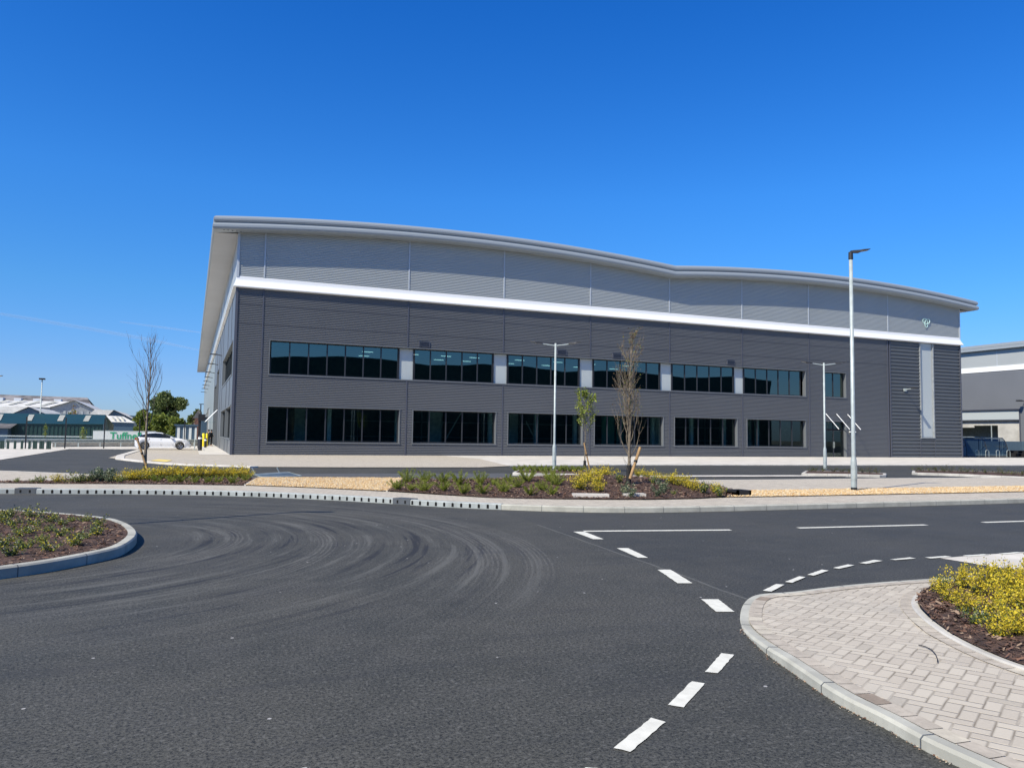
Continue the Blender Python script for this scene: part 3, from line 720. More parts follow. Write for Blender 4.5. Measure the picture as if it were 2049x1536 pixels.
# left side wall: openings on the x=XL plane
trS = lambda y, d, z: (XL+d, y, z)
sh = [(60.4, 79.0, 5.85, 8.25), (59.9, 69.0, 1.15, 3.5), (69.6, 79.6, 1.15, 3.5), (90.2, 97.5, -.1, 8.5), (98.5, 106.0, -.1, 7.2), (136, 150, 0, 5.5), (152, 184, 0, 5.0)]
mb = MB()
for a, b_, c, d in rects(YF+.12, 107.5, 0, 11.86, sh): mb.quad(trS(b_, 0, c), trS(a, 0, c), trS(a, 0, d), trS(b_, 0, d))
mb.build('panel_wall', M['sideclad'], whs)
mb = MB()
for a, b_, c, d in rects(107.5, YB, 0, 11.86, sh): mb.quad(trS(b_, 0, c), trS(a, 0, c), trS(a, 0, d), trS(b_, 0, d))
mb.build('side_wall', varied('side_cladding', (.24, .275, .275), .5, amt=.03, scale=.2), whs)
mb = MB(); mb.quad(trS(YB, 0, 12.6), trS(YF+.1, 0, 12.6), trS(YF+.1, 0, 16.0), trS(YB, 0, 16.0))
for y in (66, 74, 82, 90, 98, 106, 114, 122, 130, 146, 162, 178): mb.box(XL-.03, XL+.02, y-.06, y+.06, 12.68, 15.9)
mb.build('side_upper_wall', M['lightclad'], whs)
mb = MB()
for y in (63.5, 69.3, 79.8, 84.8, 89.8, 97.9, 107.5):
    for z0, z1 in ((0, 1.1), (3.55, 5.8), (8.3, 11.86)) if y < 79.5 else ((0, 11.86),): mb = MB(); mb.box(XL-.03, XL+.02, y-.05, y+.05, z0, z1); mb.build('side_joint', M['darktrim'], whs)
for a, b_, c, d in sh[:3]:
    mb = MB(); t = .10
    mb.box(XL-.05, XL+.35, a-t, b_+t, c-t, c); mb.box(XL-.05, XL+.35, a-t, b_+t, d, d+t); mb.box(XL-.03, XL+.35, a-t, a, c, d); mb.box(XL-.03, XL+.35, b_, b_+t, c, d)
    mb.build('window_surround', M['reveal'], whs)
    n = 7 if b_-a > 12 else 4; fr = MB(); y = split(a, b_, n)
    for q in y: fr.box(XL+.22, XL+.32, max(a, q-.05), min(b_, q+.05), c, d)
    o = fr.build('window', M['frame'], whs)
    for q0, q1 in zip(y, y[1:]):
        g = MB(); g.quad((XL+.28, q1-.05, c), (XL+.28, q0+.05, c), (XL+.28, q0+.05, d), (XL+.28, q1-.05, d)); g.build('pane', M['glass'], o)
for a, b_, c, d in sh[3:5]:
    g = MB(); g.quad((XL+.35, b_, 0), (XL+.35, a, 0), (XL+.35, a, d), (XL+.35, b_, d)); o = g.build('glazed_entrance', M['glass'], whs)
    fr = MB()
    for q in split(a, b_, 4): fr.box(XL+.28, XL+.40, q-.05, q+.05, 0, d)
    for z in (2.6, 5.2): fr.box(XL+.27, XL+.41, a, b_, z-.06, z+.06)
    fr.build('entrance_frame', M['frame'], o)
    mb = MB(); mb.box(XL-.03, XL+.35, b_, b_+.1, 0, d); mb.box(XL-.03, XL+.35, a-.1, a, 0, d); mb.box(XL-.03, XL+.35, a, b_, d, d+.1); mb.build('entrance_surround', M['reveal'], whs)
for (a, b_, c, d) in sh[5:]:
    n = 2 if b_-a < 20 else 4; w_ = (b_-a)/n
    for i in range(n):
        mb = MB(); y0 = a+i*w_; mb.box(XL+.1, XL+.2, y0, y0+w_-.9, 0, d)
        for k in range(int(d/.6)): mb.box(XL+.085, XL+.1, y0, y0+w_-.9, k*.6+.02, k*.6+.57)
        mb.build('roller_door', M['white'], whs)
        mb = MB(); mb.box(XL-.02, XL+.2, y0+w_-.9, y0+w_, 0, d); mb.build('door_pier', M['sideclad'], whs)
mb = MB(); mb.quad((XL-1.2, 90, 2.65), (XL-.02, 90, 2.65), (XL-.02, 98, 2.65), (XL-1.2, 98, 2.65)); mb.build('side_canopy', M['clear'], whs)
for y in (90.3, 92.8, 95.3, 97.7): mb = MB(); mb.tube([(XL-.02, y, 3.98), (XL-1.15, y, 2.72)], .045, 6); mb.build('canopy_rod', M['white'], whs)
for y in (84, 96, 110, 120, 130, 141, 153, 166):
    mb = MB(); mb.tube([(XL, y, 9.3), (XL-.5, y, 9.4)], .04, 6); mb.box(XL-1.1, XL-.45, y-.17, y+.17, 9.36, 9.45); mb.build('side_light', M['lamphead'], whs)
# right side and rear
mb = MB(); mb.quad((XR, YF, 0), (XR, YB, 0), (XR, YB, 16.2), (XR, YF, 16.2)); mb.quad((XR, YB, 0), (XL, YB, 0), (XL, YB, 16.2), (XR, YB, 16.2)); mb.build('rear_wall', M['darkclad'], whs)
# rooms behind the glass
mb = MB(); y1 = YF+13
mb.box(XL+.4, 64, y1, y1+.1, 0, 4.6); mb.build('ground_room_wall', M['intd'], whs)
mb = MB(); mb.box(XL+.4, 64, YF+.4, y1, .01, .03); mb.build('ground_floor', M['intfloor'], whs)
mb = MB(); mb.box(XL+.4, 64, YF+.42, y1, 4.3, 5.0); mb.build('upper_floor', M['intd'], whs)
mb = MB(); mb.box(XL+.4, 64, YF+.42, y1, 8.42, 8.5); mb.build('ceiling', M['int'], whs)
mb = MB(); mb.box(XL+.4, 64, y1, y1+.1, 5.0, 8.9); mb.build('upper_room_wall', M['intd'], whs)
rnd = random.Random(5)
for x in (9.8, 15.1, 23, 27.2, 30.9, 38.8, 43, 46.7, 50.6):
    mb = MB(); mb.box(x-.14, x+.14, YF+2.6, YF+2.9, .03, 4.3); mb.build('column', M['int'], whs)
mb = MB()
for x in range(14, 56, 2):
    mb.box(x-.05, x+.05, y1-.12, y1-.02, .03, 4.3)
for z in (1.4, 2.8): mb.box(13, 55, y1-.1, y1-.03, z-.04, z+.04)
mb.build('wall_rails', M['int'], whs)
for x0, w_ in ((25.3, 1.6), (18.6, 1.2), (35.4, 1.3), (37.0, .7), (7.6, 1.0), (41.2, .8), (51.0, 1.6)):
    mb = MB(); mb.box(x0, x0+w_, YF+6, YF+6.15, .03, 4.3); mb.build('partition', M['curtain'] if x0 in (35.4, 37.0) else M['int'], whs)
mb = MB(); mb.tube([(18.8, YF+3.5, .2), (20.8, YF+3.5, 3.6)], .05, 6); mb.tube([(28.2, YF+3.5, .1), (26.6, YF+3.5, 2.9)], .05, 6); mb.build('brace', M['galv'], whs)
for x in (12.6, 16.5, 19.4, 22.0, 26.3, 30.1, 33.5, 37.5):
    for yy in (6.0, 9.5): mb = MB(); mb.box(x-.45+yy*.12, x+.45+yy*.12, YF+yy, YF+yy+.14, 8.37, 8.40); mb.build('ceiling_light', M['lit'], whs)
# opposite warehouse, across the estate behind the viewer; seen only in the window reflections
opp = thing('warehouse', 'dark warehouse with wavy roof mirrored in the upper office windows', 'warehouse', (-90, -62, 0))
mb = MB(); xx = [-95+i*3 for i in range(84)]
def zo(x): return 18.0+1.0*abs(math.sin((x+20)/36*math.pi))
for a, b_ in zip(xx, xx[1:]): mb.quad((b_, -62, 0), (a, -62, 0), (a, -62, zo(a)), (b_, -62, zo(b_))); mb.quad((a, -62, zo(a)), (a, -100, zo(a)), (b_, -100, zo(b_)), (b_, -62, zo(b_)))
mb.build('wall', M['green'], opp)

# ---------------------------------------------------------------- second warehouse at the right edge
rw = thing('warehouse', 'second grey warehouse with white band at the right edge', 'warehouse', (110, 52, 0))
X2 = 110.0
def pl(mb, y0, y1, z0, z1, d=0): mb.quad((X2+d, y1, z0), (X2+d, y0, z0), (X2+d, y0, z1), (X2+d, y1, z1))
dck = (75.9, 130, -.1, 6.45)
mb = MB()
for a, b_, c, d in rects(50, 160, 0, 12.15, [dck]): ribs(mb, a, b_, c, d, .25, .03, tr=lambda x, y, z: (X2+y, 210-x, z)) if False else pl(mb, a, b_, c, d)
for k in range(48): mb.box(X2-.012, X2, 50, 75.9, k*.25, k*.25+.12)
for k in range(26, 48): mb.box(X2-.012, X2, 75.9, 160, k*.25, k*.25+.12)
mb.build('dark_cladding', varied('mid_grey_cladding', (.16, .17, .185), .5, amt=.03, scale=.15), rw)
mb = MB(); pl(mb, 50, 160, 12.9, 15.9); mb.build('silver_cladding', M['lightclad'], rw)
mb = MB(); mb.box(X2-.08, X2+.02, 50, 160, 12.2, 12.95); mb.build('white_band', M['white'], rw)
mb = MB()
for z0, z1, y0 in ((15.4, 15.8, .62), (15.84, 16.25, .55)): mb.box(X2-y0, X2+.1, 49, 161, z0, z1)
mb.build('fascia', M['fascia'], rw)
mb = MB(); mb.quad((X2-.3, 49, 16.26), (X2+80, 49, 17.5), (X2+80, 161, 17.5), (X2-.3, 161, 16.26)); mb.build('roof', M['roof'], rw)
mb = MB()
for y in (79.0, 92, 105, 118): mb.box(X2-.03, X2, y-.05, y+.05, 12.95, 15.4)
mb.build('silver_trim', M['lighttrim'], rw)
mb = MB(); mb.box(X2+.2, X2+.3, 75.9, 130, 5.05, 6.45); mb.build('white_panel', M['infill'], rw)
for a in ((75.7, 130, 6.45, 6.6), (75.9, 130, 4.9, 5.05), (75.7, 75.9, 0, 6.45)): mb = MB(); mb.box(X2-.06, X2+.3, *a); mb.build('panel_frame', M['darktrim'], rw)
mb = MB(); mb.box(X2+.35, X2+.5, 75.9, 79.4, 0, 4.9); mb.box(X2+.35, X2+.5, 83.2, 130, 3.9, 4.9); mb.box(X2+.35, X2+.5, 79.4, 83.2, 4.2, 4.9); mb.build('concrete_wall', concrete('precast_wall', (.48, .47, .43), .5), rw)
mb = MB(); mb.box(X2+.36, X2+6, 79.4, 83.2, 0, .02); mb.box(X2+3, X2+3.1, 79.4, 95, 0, 4.9); mb.build('dark_doorway', M['intd'], rw)
mb = MB()
for y in (80.4, 86, 90): mb.box(X2+.3, X2+.42, y-.05, y+.05, 0, 4.2)
mb.box(X2+.3, X2+.42, 83.2, 95, 2.4, 2.5); mb.build('door_frame', M['galv'], rw)
mb = MB(); mb.tube([(X2, 75, 7.6), (X2-.9, 75, 7.7)], .05, 6); mb.box(X2-1.5, X2-.8, 74.8, 75.3, 7.55, 7.75); mb.build('wall_light', M['lamphead'], rw)
mb = MB(); mb.quad((X2, 50, 0), (X2+80, 50, 0), (X2+80, 50, 16.2), (X2, 50, 16.2)); mb.quad((X2+80, 160, 0), (X2, 160, 0), (X2, 160, 16.2), (X2+80, 160, 16.2)); mb.build('end_wall', M['darkclad'], rw)
# ---------------------------------------------------------------- lamp posts
def led_head(name, parent, p, d, L=.55, w=.22):
    """flat LED lantern pointing along d (unit xy) from p"""
    mb = MB(); d = Vector(d).normalized(); n = Vector((-d.y, d.x)); st = [(0, .055, .05, .0), (.08, .07, .07, .0), (.25*L/.55, w*.45, .075, .01), (.6*L, w*.5, .05, .04), (.95*L, w*.42, .028, .075), (L, w*.28, .012, .085)]
    b = 0
    for i, (s, hw, th, dz) in enumerate(st):
        c = Vector(p)+Vector((d.x, d.y, 0))*s+Vector((0, 0, dz))
        for a, z in ((-hw, -th*.5), (hw, -th*.5), (hw*.8, th*.5), (-hw*.8, th*.5)): mb.v.append(tuple(c+Vector((n.x, n.y, 0))*a+Vector((0, 0, z))))
        if i:
            for k in range(4): mb.f.append((4*i-4+k, 4*i-4+(k+1) % 4, 4*i+(k+1) % 4, 4*i+k)); mb.m.append(0)
    mb.f.append((3, 2, 1, 0)); mb.m.append(0); k = 4*(len(st)-1); mb.f.append((k, k+1, k+2, k+3)); mb.m.append(0)
    o = mb.build(name, M['lamphead'], parent)
    mb = MB(); c0 = Vector(p)+Vector((d.x, d.y, 0))*(.42*L)+Vector((0, 0, -.012)); c1 = Vector(p)+Vector((d.x, d.y, 0))*(.9*L)+Vector((0, 0, .045)); nn = Vector((n.x, n.y, 0))*w*.38
    mb.quad(c0-nn, c1-nn*.9, c1+nn*.9, c0+nn); mb.build('lens', M['lens'], o)
    return o
def post(name, label, x, y, z0, H, rb, rt, sh, heads, grp, arm=.0, L=.55, armz=.0):
    t = thing(name, label, 'lamp post', (x, y, z0), grp)
    mb = MB(); mb.lathe([(rb*1.0, z0), (rb, z0+sh-.12), (rb*.97, z0+sh-.05), (rt*1.12, z0+sh+.05), (rt*1.08, z0+sh+.1), (rt*.92, z0+H), (0, z0+H)], 20, Matrix.Translation((x, y, 0))); mb.build('pole', M['galv'], t, smooth=True)
    mb = MB(); mb.box(x-rb*.45, x+rb*.45, y-rb-.006, y-rb*.6, z0+.35, z0+.75); mb.build('access_door', M['galv'], t)
    for (dx, dy) in heads:
        if arm:
            mb = MB(); mb.tube([(x, y, z0+H-.12), (x+dx*arm*.5, y+dy*arm*.5, z0+H-.08), (x+dx*arm, y+dy*arm, z0+H-.04+armz)], .028, 8); mb.build('arm', M['galv'], t)
        else:
            mb = MB(); mb.cyl(x, y, z0+H-.04, z0+H+.18, rt*1.25, rt*1.15, 14); mb.build('bracket', M['lamphead'], t)
        led_head('lantern', t, (x+dx*arm, y+dy*arm, z0+H+(.2 if not arm else 0)+armz), (dx, dy), L)
    return t
pb = G(1709, 982, FH)
t = post('lamp_post', 'tall galvanised lamp post with one lantern standing in the gravel strip', pb.x, pb.y, FH, 7.18, .088, .058, .98, [(.93, -.36)], 'lamp posts on the estate', L=.60)
mb = MB(); mb.cyl(pb.x, pb.y, FH-.02, FH+.11, .092, .092, 20); mb.build('base_sleeve', M['black'], t)
p2 = G(1109, 937, FH); post('lamp_post', 'twin-armed lamp post between the green shrubs and the young leafy tree', p2.x, p2.y, FH, 5.98, .095, .050, 1.1, [(-.924, .38), (.924, -.38)], 'lamp posts on the estate', arm=.62, L=.60)
p3 = G(1651, 938, FH); post('lamp_post', 'twin-armed lamp post in front of the glazed entrance door', p3.x, p3.y, FH, 5.66, .09, .05, 1.1, [(-.924, .38), (.924, -.38)], 'lamp posts on the estate', arm=.62, L=.60)
c = ray(0, 752); c = c*(62/c.length); pl_ = Vector((c.x-.9, c.y-.4, 0)); post('lamp_post', 'twin-armed lamp whose dark lantern enters at the left edge of the view', pl_.x, pl_.y, 0, CH+c.z-.1, .09, .05, 1.1, [(-.9, .3), (.92, -.38)], 'lamp posts on the estate', arm=.7, L=.62)
post('lamp_post', 'lamp post on the near planted island, just outside the frame, casting the thin shadow', -4.5, 13.75, .12, 7.1, .088, .055, .98, [(.93, -.36)], 'lamp posts on the estate', L=.6)
q = G(78, 877, 0); q = Vector((q.x*.8, q.y*.8, 0)); t = post('lamp_post', 'distant lamp post with square flood head in front of the green shed', q.x, q.y, 0, 8.3, .13, .07, .3, [], 'lamp posts on the estate')
mb = MB(); mb.box(q.x-.35, q.x+.35, q.y-.3, q.y+.3, 8.3, 8.5); mb.build('flood_head', M['lamphead'], t)

# ---------------------------------------------------------------- trees
def twig(mb, p, d, L, r, rnd, n=7, wob=.18, up=.08, k=5):
    pts = [Vector(p)]; rr = [r]; d = Vector(d).normalized()
    for i in range(n):
        d = (d+Vector((rnd.uniform(-wob, wob), rnd.uniform(-wob, wob), rnd.uniform(-wob*.5, wob*.6)+up))).normalized()
        pts.append(pts[-1]+d*L/n); rr.append(max(.0022, r*(1-(i+1)/n*.85)))
    mb.tube(pts, rr, k, cap=False); return pts
def leafq(mb, c, s, rnd, mats=1, asp=.55, dirn=None):
    d = dirn or Vector((rnd.uniform(-1, 1), rnd.uniform(-1, 1), rnd.uniform(-.4, 1)))
    d = d.normalized()*s; w = d.orthogonal(); w.rotate(Matrix.Rotation(rnd.uniform(0, 6.28), 3, d.normalized())); w = w.normalized()*s*asp*.5
    c = Vector(c); mb.cm = rnd.randrange(mats) if isinstance(mats, int) else rnd.choice(mats)
    mb.quad(c, c+d*.5+w, c+d, c+d*.5-w)
def sapling(label, base, H, h0, spread, nb, seed, leaf=None, nleaf=0, ls=.05, lean=0, low=0, tr=.045, shape='col', grp='young trees planted in the beds'):
    rnd = random.Random(seed); t = thing('young_tree', label, 'tree', base, grp); B = Vector(base)
    mb = MB(); n = 14; tp = []
    for i in range(n+1):
        s = i/n; tp.append(B+Vector((lean*s*H+.05*math.sin(s*7+seed)*s, .04*math.cos(s*6+seed)*s, s*H*.97)))
    mb.tube(tp, [max(.004, tr*(1-i/n*.93)) for i in range(n+1)], 8); mb.build('trunk', M['bark'], t, smooth=True)
    cr = MB(); tips = []
    for i in range(nb):
        s = h0+(1-h0)*(i/nb)**1.1*.93; s = min(s+rnd.uniform(-.02, .02), .96); j = min(n-1, int(s*n)); p = tp[j].lerp(tp[j+1], s*n-j)
        a = i*2.4+rnd.uniform(-.5, .5)
        if shape == 'col': L = H*.42*(1-((s-h0)/(1-h0))*.72)*rnd.uniform(.7, 1.1); out = spread*(1.0-.55*s)
        elif shape == 'vase': L = H*.40*(1-((s-h0)/(1-h0))*.55)*rnd.uniform(.75, 1.1); out = spread*(1.0-.5*s)
        else: L = H*.30*math.sin(math.pi*min(1, (s-h0)/(1-h0)*.8+.28))*rnd.uniform(.7, 1.1); out = spread
        L = min(L, max(.25, (H-s*H)*1.12)); d = Vector((math.cos(a)*out, math.sin(a)*out, .75))
        pts = twig(cr, p, d, L, tr*.36*(1-s*.55), rnd, 9, .26, .19); tips += pts[3:]
        for k in range(4 if shape == 'col' else 3):
            q = pts[rnd.randrange(2, 8)]; dd = Vector((math.cos(a+rnd.uniform(-1.5, 1.5))*.5, math.sin(a+rnd.uniform(-1.5, 1.5))*.5, .9))
            pp = twig(cr, q, dd, L*rnd.uniform(.3, .55), .006, rnd, 6, .28, .12, 4); tips += pp[1:]
            if rnd.random() < .6: pp = twig(cr, pp[3], dd+Vector((rnd.uniform(-.6, .6), rnd.uniform(-.6, .6), 0)), L*.25, .0035, rnd, 4, .3, .1, 3); tips += pp
    for i in range(low):
        a = rnd.uniform(0, 6.28); s = rnd.uniform(.05, .22); p = B+Vector((0, 0, s*H)); twig(cr, p, (math.cos(a)*.9, math.sin(a)*.9, .5), rnd.uniform(.3, .7), .006, rnd, 7, .35, .1, 4)
    cr.build('crown', M['barkd'] if not leaf else M['bark'], t)
    if leaf:
        lf = MB()
        for i in range(nleaf): p = rnd.choice(tips)+Vector((rnd.uniform(-.05, .05), rnd.uniform(-.05, .05), rnd.uniform(-.05, .05))); leafq(lf, p, ls*rnd.uniform(.6, 1.3), rnd, len(leaf), .75)
        lf.build('leaves', leaf, t)
    return t
L = {}
L['y1'] = leafmat('leaf_yellow', (.74, .58, .045)); L['y2'] = leafmat('leaf_gold', (.58, .48, .03)); L['y3'] = leafmat('leaf_olive', (.20, .22, .03))
L['g1'] = leafmat('leaf_green', (.17, .23, .035)); L['g2'] = leafmat('leaf_light_green', (.30, .35, .05)); L['g3'] = leafmat('leaf_dark_green', (.05, .085, .028))
L['v1'] = leafmat('leaf_cream', (.46, .48, .30)); L['b1'] = leafmat('leaf_blue_green', (.10, .15, .085)); L['br'] = leafmat('leaf_brown', (.20, .12, .05)); L['rd'] = leafmat('leaf_dark_red', (.06, .035, .03))
tb1 = G(290, 946, FH); tb3 = Gm(1258, 966); tb2 = G(1170, 939, FH)
sapling('bare young tree with twisting twigs beside the white car', tuple(tb1), 5.05, .34, .50, 22, 3, low=7, tr=.055, shape='vase')
sapling('bare columnar young tree with a few brown leaves on the mulch mound', tuple(tb3), 4.4, .16, .42, 38, 8, [L['br'], L['y3'], L['br']], 1300, .034, low=12, tr=.050, lean=.012)
sapling('small young tree in green leaf behind the yellow shrubs', tuple(tb2), 3.95, .42, 1.7, 30, 12, [L['g1'], L['g2'], L['g2']], 2100, .070, tr=.032, shape='oval')
def stake(label, a, b_, r=.038):
    t = thing('tree_stake', label, 'stake', tuple(a), 'stakes holding the young trees'); mb = MB(); mb.tube([a, b_], r, 10); mb.build('post', M['stake'], t)
    a = Vector(a); b_ = Vector(b_); m = a.lerp(b_, .55); d = (b_-a).normalized(); mb = MB(); mb.tube([m-d*.03, m+d*.03], r*1.2, 10); mb.build('strap', M['rubber'], t)
stake('short leaning stake beside the bare tree near the white car', tb1+Vector((.13, -.12, 0)), tb1+Vector((-.32, -.05, 1.28)))
stake('pale leaning stake beside the columnar tree on the mound', tb3+Vector((-.02, -.10, .12)), tb3+Vector((.34, -.05, 1.0)), .042)
stake('leaning stake beside the small green tree', tb2+Vector((.22, -.08, 0)), tb2+Vector((-.06, -.02, 1.25)), .035)
for b_, s in ((tb1, .34), (tb3, .5), (tb2, .42)):
    lab = {.34: 'black rubber guard round the foot of the tree near the car', .5: 'black rubber guard round the foot of the tree on the mound', .42: 'black rubber guard round the foot of the small green tree'}[s]
    mb = MB(); mb.cyl(b_.x, b_.y, b_.z, b_.z+s, .075, .062, 10); tag(mb.build('tree_guard', M['rubber']), lab, 'tree guard', 'rubber guards on the young trees')

# ---------------------------------------------------------------- shrubs
def shrub_proto(name, style, seed):
    rnd = random.Random(seed); t = thing(name, 'x', 'shrub', (0, 0, 0)); st = MB(); lf = MB()
    if style == 'yellow':
        ns, ms, hh, sp = 21, [L['y1'], L['y2'], L['y3'], L['g3']], .34, .30
        for i in range(ns):
            a = rnd.uniform(0, 6.28); e = rnd.random()**.6
            pts = twig(st, (rnd.uniform(-.06, .06), rnd.uniform(-.06, .06), 0), (math.cos(a)*e*1.15, math.sin(a)*e*1.15, .85), rnd.uniform(.26, .42), .0035, rnd, 6, .25, .03, 3)
            for q in pts[1:]:
                for k in range(8):
                    p = q+Vector((rnd.gauss(0, .030), rnd.gauss(0, .038), rnd.gauss(0, .032)))
                    if p.z < .015: continue
                    hgt = p.z/.34; lf.cm = 0; leafq(lf, p, rnd.uniform(.024, .044), rnd, [0, 0, 1, 0, 0, 2] if hgt > .45 else [0, 1, 2, 3], .62)
    elif style == 'juniper':
        ms = [L['g1'], L['g2'], L['y3']]
        for i in range(13):
            a = rnd.uniform(0, 6.28); e = rnd.uniform(.45, 1.3)
            pts = twig(st, (0, 0, 0), (math.cos(a)*e, math.sin(a)*e, rnd.uniform(.5, 1.0)), rnd.uniform(.2, .38), .0035, rnd, 7, .16, .06, 3)
            for j, q in enumerate(pts[1:]):
                dd = (pts[min(j+2, 7)]-pts[j]).normalized()
                for k in range(19):
                    v = Vector((rnd.gauss(0, 1), rnd.gauss(0, 1), rnd.gauss(0, 1)))*.5+dd*1.1
                    leafq(lf, q+Vector((rnd.gauss(0, .016), rnd.gauss(0, .016), rnd.gauss(0, .016))), rnd.uniform(.03, .055), rnd, [0, 1, 1, 2], .22, v)
    elif style == 'broad':
        ms = [L['g3'], L['b1'], L['g2'], L['y2'], L['v1']]
        for i in range(10):
            a = rnd.uniform(0, 6.28); e = rnd.uniform(.3, 1.2)
            pts = twig(st, (0, 0, 0), (math.cos(a)*e, math.sin(a)*e, .7), rnd.uniform(.2, .36), .004, rnd, 6, .25, .0, 3)
            for q in pts[1:]:
                for k in range(7): leafq(lf, q+Vector((rnd.gauss(0, .028), rnd.gauss(0, .028), rnd.gauss(0, .022))), rnd.uniform(.035, .062), rnd, [0, 0, 1, 1, 2, 2, 3, 4], .5)
    elif style == 'cream':
        ms = [L['b1'], L['v1'], L['g3']]
        for i in range(9):
            a = rnd.uniform(0, 6.28); e = rnd.uniform(.2, .9)
            pts = twig(st, (0, 0, 0), (math.cos(a)*e, math.sin(a)*e, .9), rnd.uniform(.25, .42), .004, rnd, 6, .2, .02, 3)
            for q in pts[1:]:
                for k in range(8): leafq(lf, q+Vector((rnd.gauss(0, .025), rnd.gauss(0, .025), rnd.gauss(0, .025))), rnd.uniform(.04, .07), rnd, [0, 0, 1, 2], .42)
    else:   # scruffy
        ms = [L['rd'], L['g3'], L['y3']]
        for i in range(12):
            a = rnd.uniform(0, 6.28); e = rnd.uniform(.4, 1.3)
            pts = twig(st, (0, 0, 0), (math.cos(a)*e, math.sin(a)*e, .6), rnd.uniform(.25, .5), .006, rnd, 6, .3, .02, 3)
            for q in pts[2:]:
                for k in range(4): leafq(lf, q+Vector((rnd.gauss(0, .03), rnd.gauss(0, .03), rnd.gauss(0, .02))), rnd.uniform(.025, .05), rnd, 3, .5)
    lf.build('foliage', ms, t, world=False); st.build('stems', M['barkd'], t, world=False)
    reg(t); return t
PR = {k: [shrub_proto(n, k, s*7+i) for i in range(3)] for s, (k, n) in enumerate((('yellow', 'golden_shrub'), ('juniper', 'green_shrub'), ('broad', 'leafy_shrub'), ('cream', 'variegated_shrub'), ('scruffy', 'ground_shrub')))}
USED = set()
ORD = ['first', 'second', 'third', 'fourth', 'fifth', 'sixth', 'seventh', 'eighth', 'ninth', 'tenth', 'eleventh', 'twelfth', 'thirteenth', 'fourteenth', 'fifteenth', 'sixteenth', 'seventeenth', 'eighteenth', 'nineteenth', 'twentieth', 'twenty-first', 'twenty-second', 'twenty-third', 'twenty-fourth']
srnd = random.Random(77)
def plant(kind, x, y, z, s, label, grp):
    pr = srnd.choice(PR[kind]); sc = (s*srnd.uniform(.9, 1.1), s*srnd.uniform(.9, 1.1), s*srnd.uniform(.9, 1.1)); rz = srnd.uniform(0, 6.28)
    if pr.name in USED: o = copy_tree(pr, None, (x, y, z), rz, sc, label)
    else: USED.add(pr.name); o = pr; o.location = (x, y, z); o.rotation_euler = (0, 0, rz); o.scale = sc; o['label'] = label
    o['group'] = grp; o['category'] = 'shrub'; return o
def row(kind, pts, s, fmt, grp, g=Gm):
    for i, q in enumerate(pts):
        p = g(q[0], q[1]); plant(kind, p.x, p.y, p.z-.01, s*(q[2] if len(q) > 2 else 1), fmt % ORD[i], grp)
g2 = 'green shrubs on the mulch bed beyond the road'
row('juniper', [(815, 964, 1.1), (851, 963), (886, 964, 1.1), (921, 969, 1.05), (961, 968), (987, 969, .6), (1017, 963, .7), (1055, 962, 1.1), (1097, 961, 1.1), (1113, 969)], 1.0, 'upright green conifer shrub, %s from the gravel in the back row of the mulch bed', g2)
row('juniper', [(795, 978, .9), (823, 980, .7), (848, 981, 1), (888, 980, 1), (928, 986, 1), (967, 986, 1), (1007, 983, 1.1), (1034, 974, .8), (1062, 989, .9), (1085, 979, .8), (1103, 988, .9)], .92, 'low green conifer shrub, %s from the gravel in the front row of the mulch bed', g2)
gy = 'golden shrubs around the mulch mound'
row('yellow', [(1160, 978, 1.15), (1198, 982, .85), (1175, 962, 1.0), (1195, 957, 1.25), (1213, 958, 1.25), (1196, 967, .8)], 1.0, 'bright golden shrub left of the columnar tree, %s nearest the gravel side', gy)
row('yellow', [(1276, 953, .85), (1294, 957, .95), (1312, 958, .8), (1326, 960, .6), (1342, 966, .85), (1358, 970, .95), (1376, 975, .95), (1390, 980, .8), (1432, 986, .8)], 1.0, 'golden shrub, %s to the right of the columnar tree along the mound crest', gy)
row('broad', [(1239, 964, .9), (1307, 966, .7), (1349, 988, .45), (1409, 985, 1.0), (1440, 991, .9)], 1.0, 'dark green leafy shrub, %s from the columnar tree on the mound', 'dark leafy shrubs on the mound')
row('cream', [(1250, 989, .95), (1262, 993, .8), (1316, 992, .9), (1326, 978, .95), (1329, 985, .7)], .9, 'cream-edged shrub on bare mulch in front of the mound, %s from the white kerb stones', 'cream-edged shrubs on the mound')
Gf = lambda a, b_: G(a, b_, FH)
row('yellow', [(x, y, s) for x, y, s in ((248, 962, .8), (262, 961, 1), (277, 961, 1), (292, 960, 1.05), (308, 959, 1), (324, 958.5, 1.1), (340, 958, 1), (356, 957.5, 1.1), (372, 957, 1), (388, 956.5, 1.1), (404, 956.5, 1), (420, 956, 1.1), (436, 956, 1), (452, 956, 1.1), (468, 956, 1), (484, 956, 1), (497, 956, .8))], 1.06, 'golden shrub, %s from the left in the hedge in front of the car park', 'golden hedge shrubs left of the gravel', Gf)
row('juniper', [(312, 964), (341, 965, .8), (363, 965, 1.1), (389, 966, .9), (415, 966, .8), (433, 966, 1), (466, 967, 1.1), (492, 962, .9)], .75, 'small green shrub on mulch before the golden hedge, %s from the left', 'small green shrubs before the golden hedge', Gf)
row('broad', [(33, 965, .5), (66, 965, .5), (82, 965.5, .8), (135, 965, .5), (152, 965, 1.1), (169, 964, .9), (241, 965, .8)], 1.0, 'dark green shrub in the narrow left bed, %s from the left edge', 'dark shrubs in the narrow left bed', Gf)
row('yellow', [(115, 965, .8), (226, 963, .8)], .9, 'small yellow shrub in the narrow left bed, %s from the left edge', 'small yellow shrubs in the narrow left bed', Gf)
row('cream', [(187, 964, .9), (200, 963, 1.1), (212, 963, 1.1), (219, 965, .9), (206, 960, .9)], 1.0, 'grey-green cream-edged shrub left of the bare tree, %s in its clump', 'cream-edged shrubs left of the bare tree', Gf)
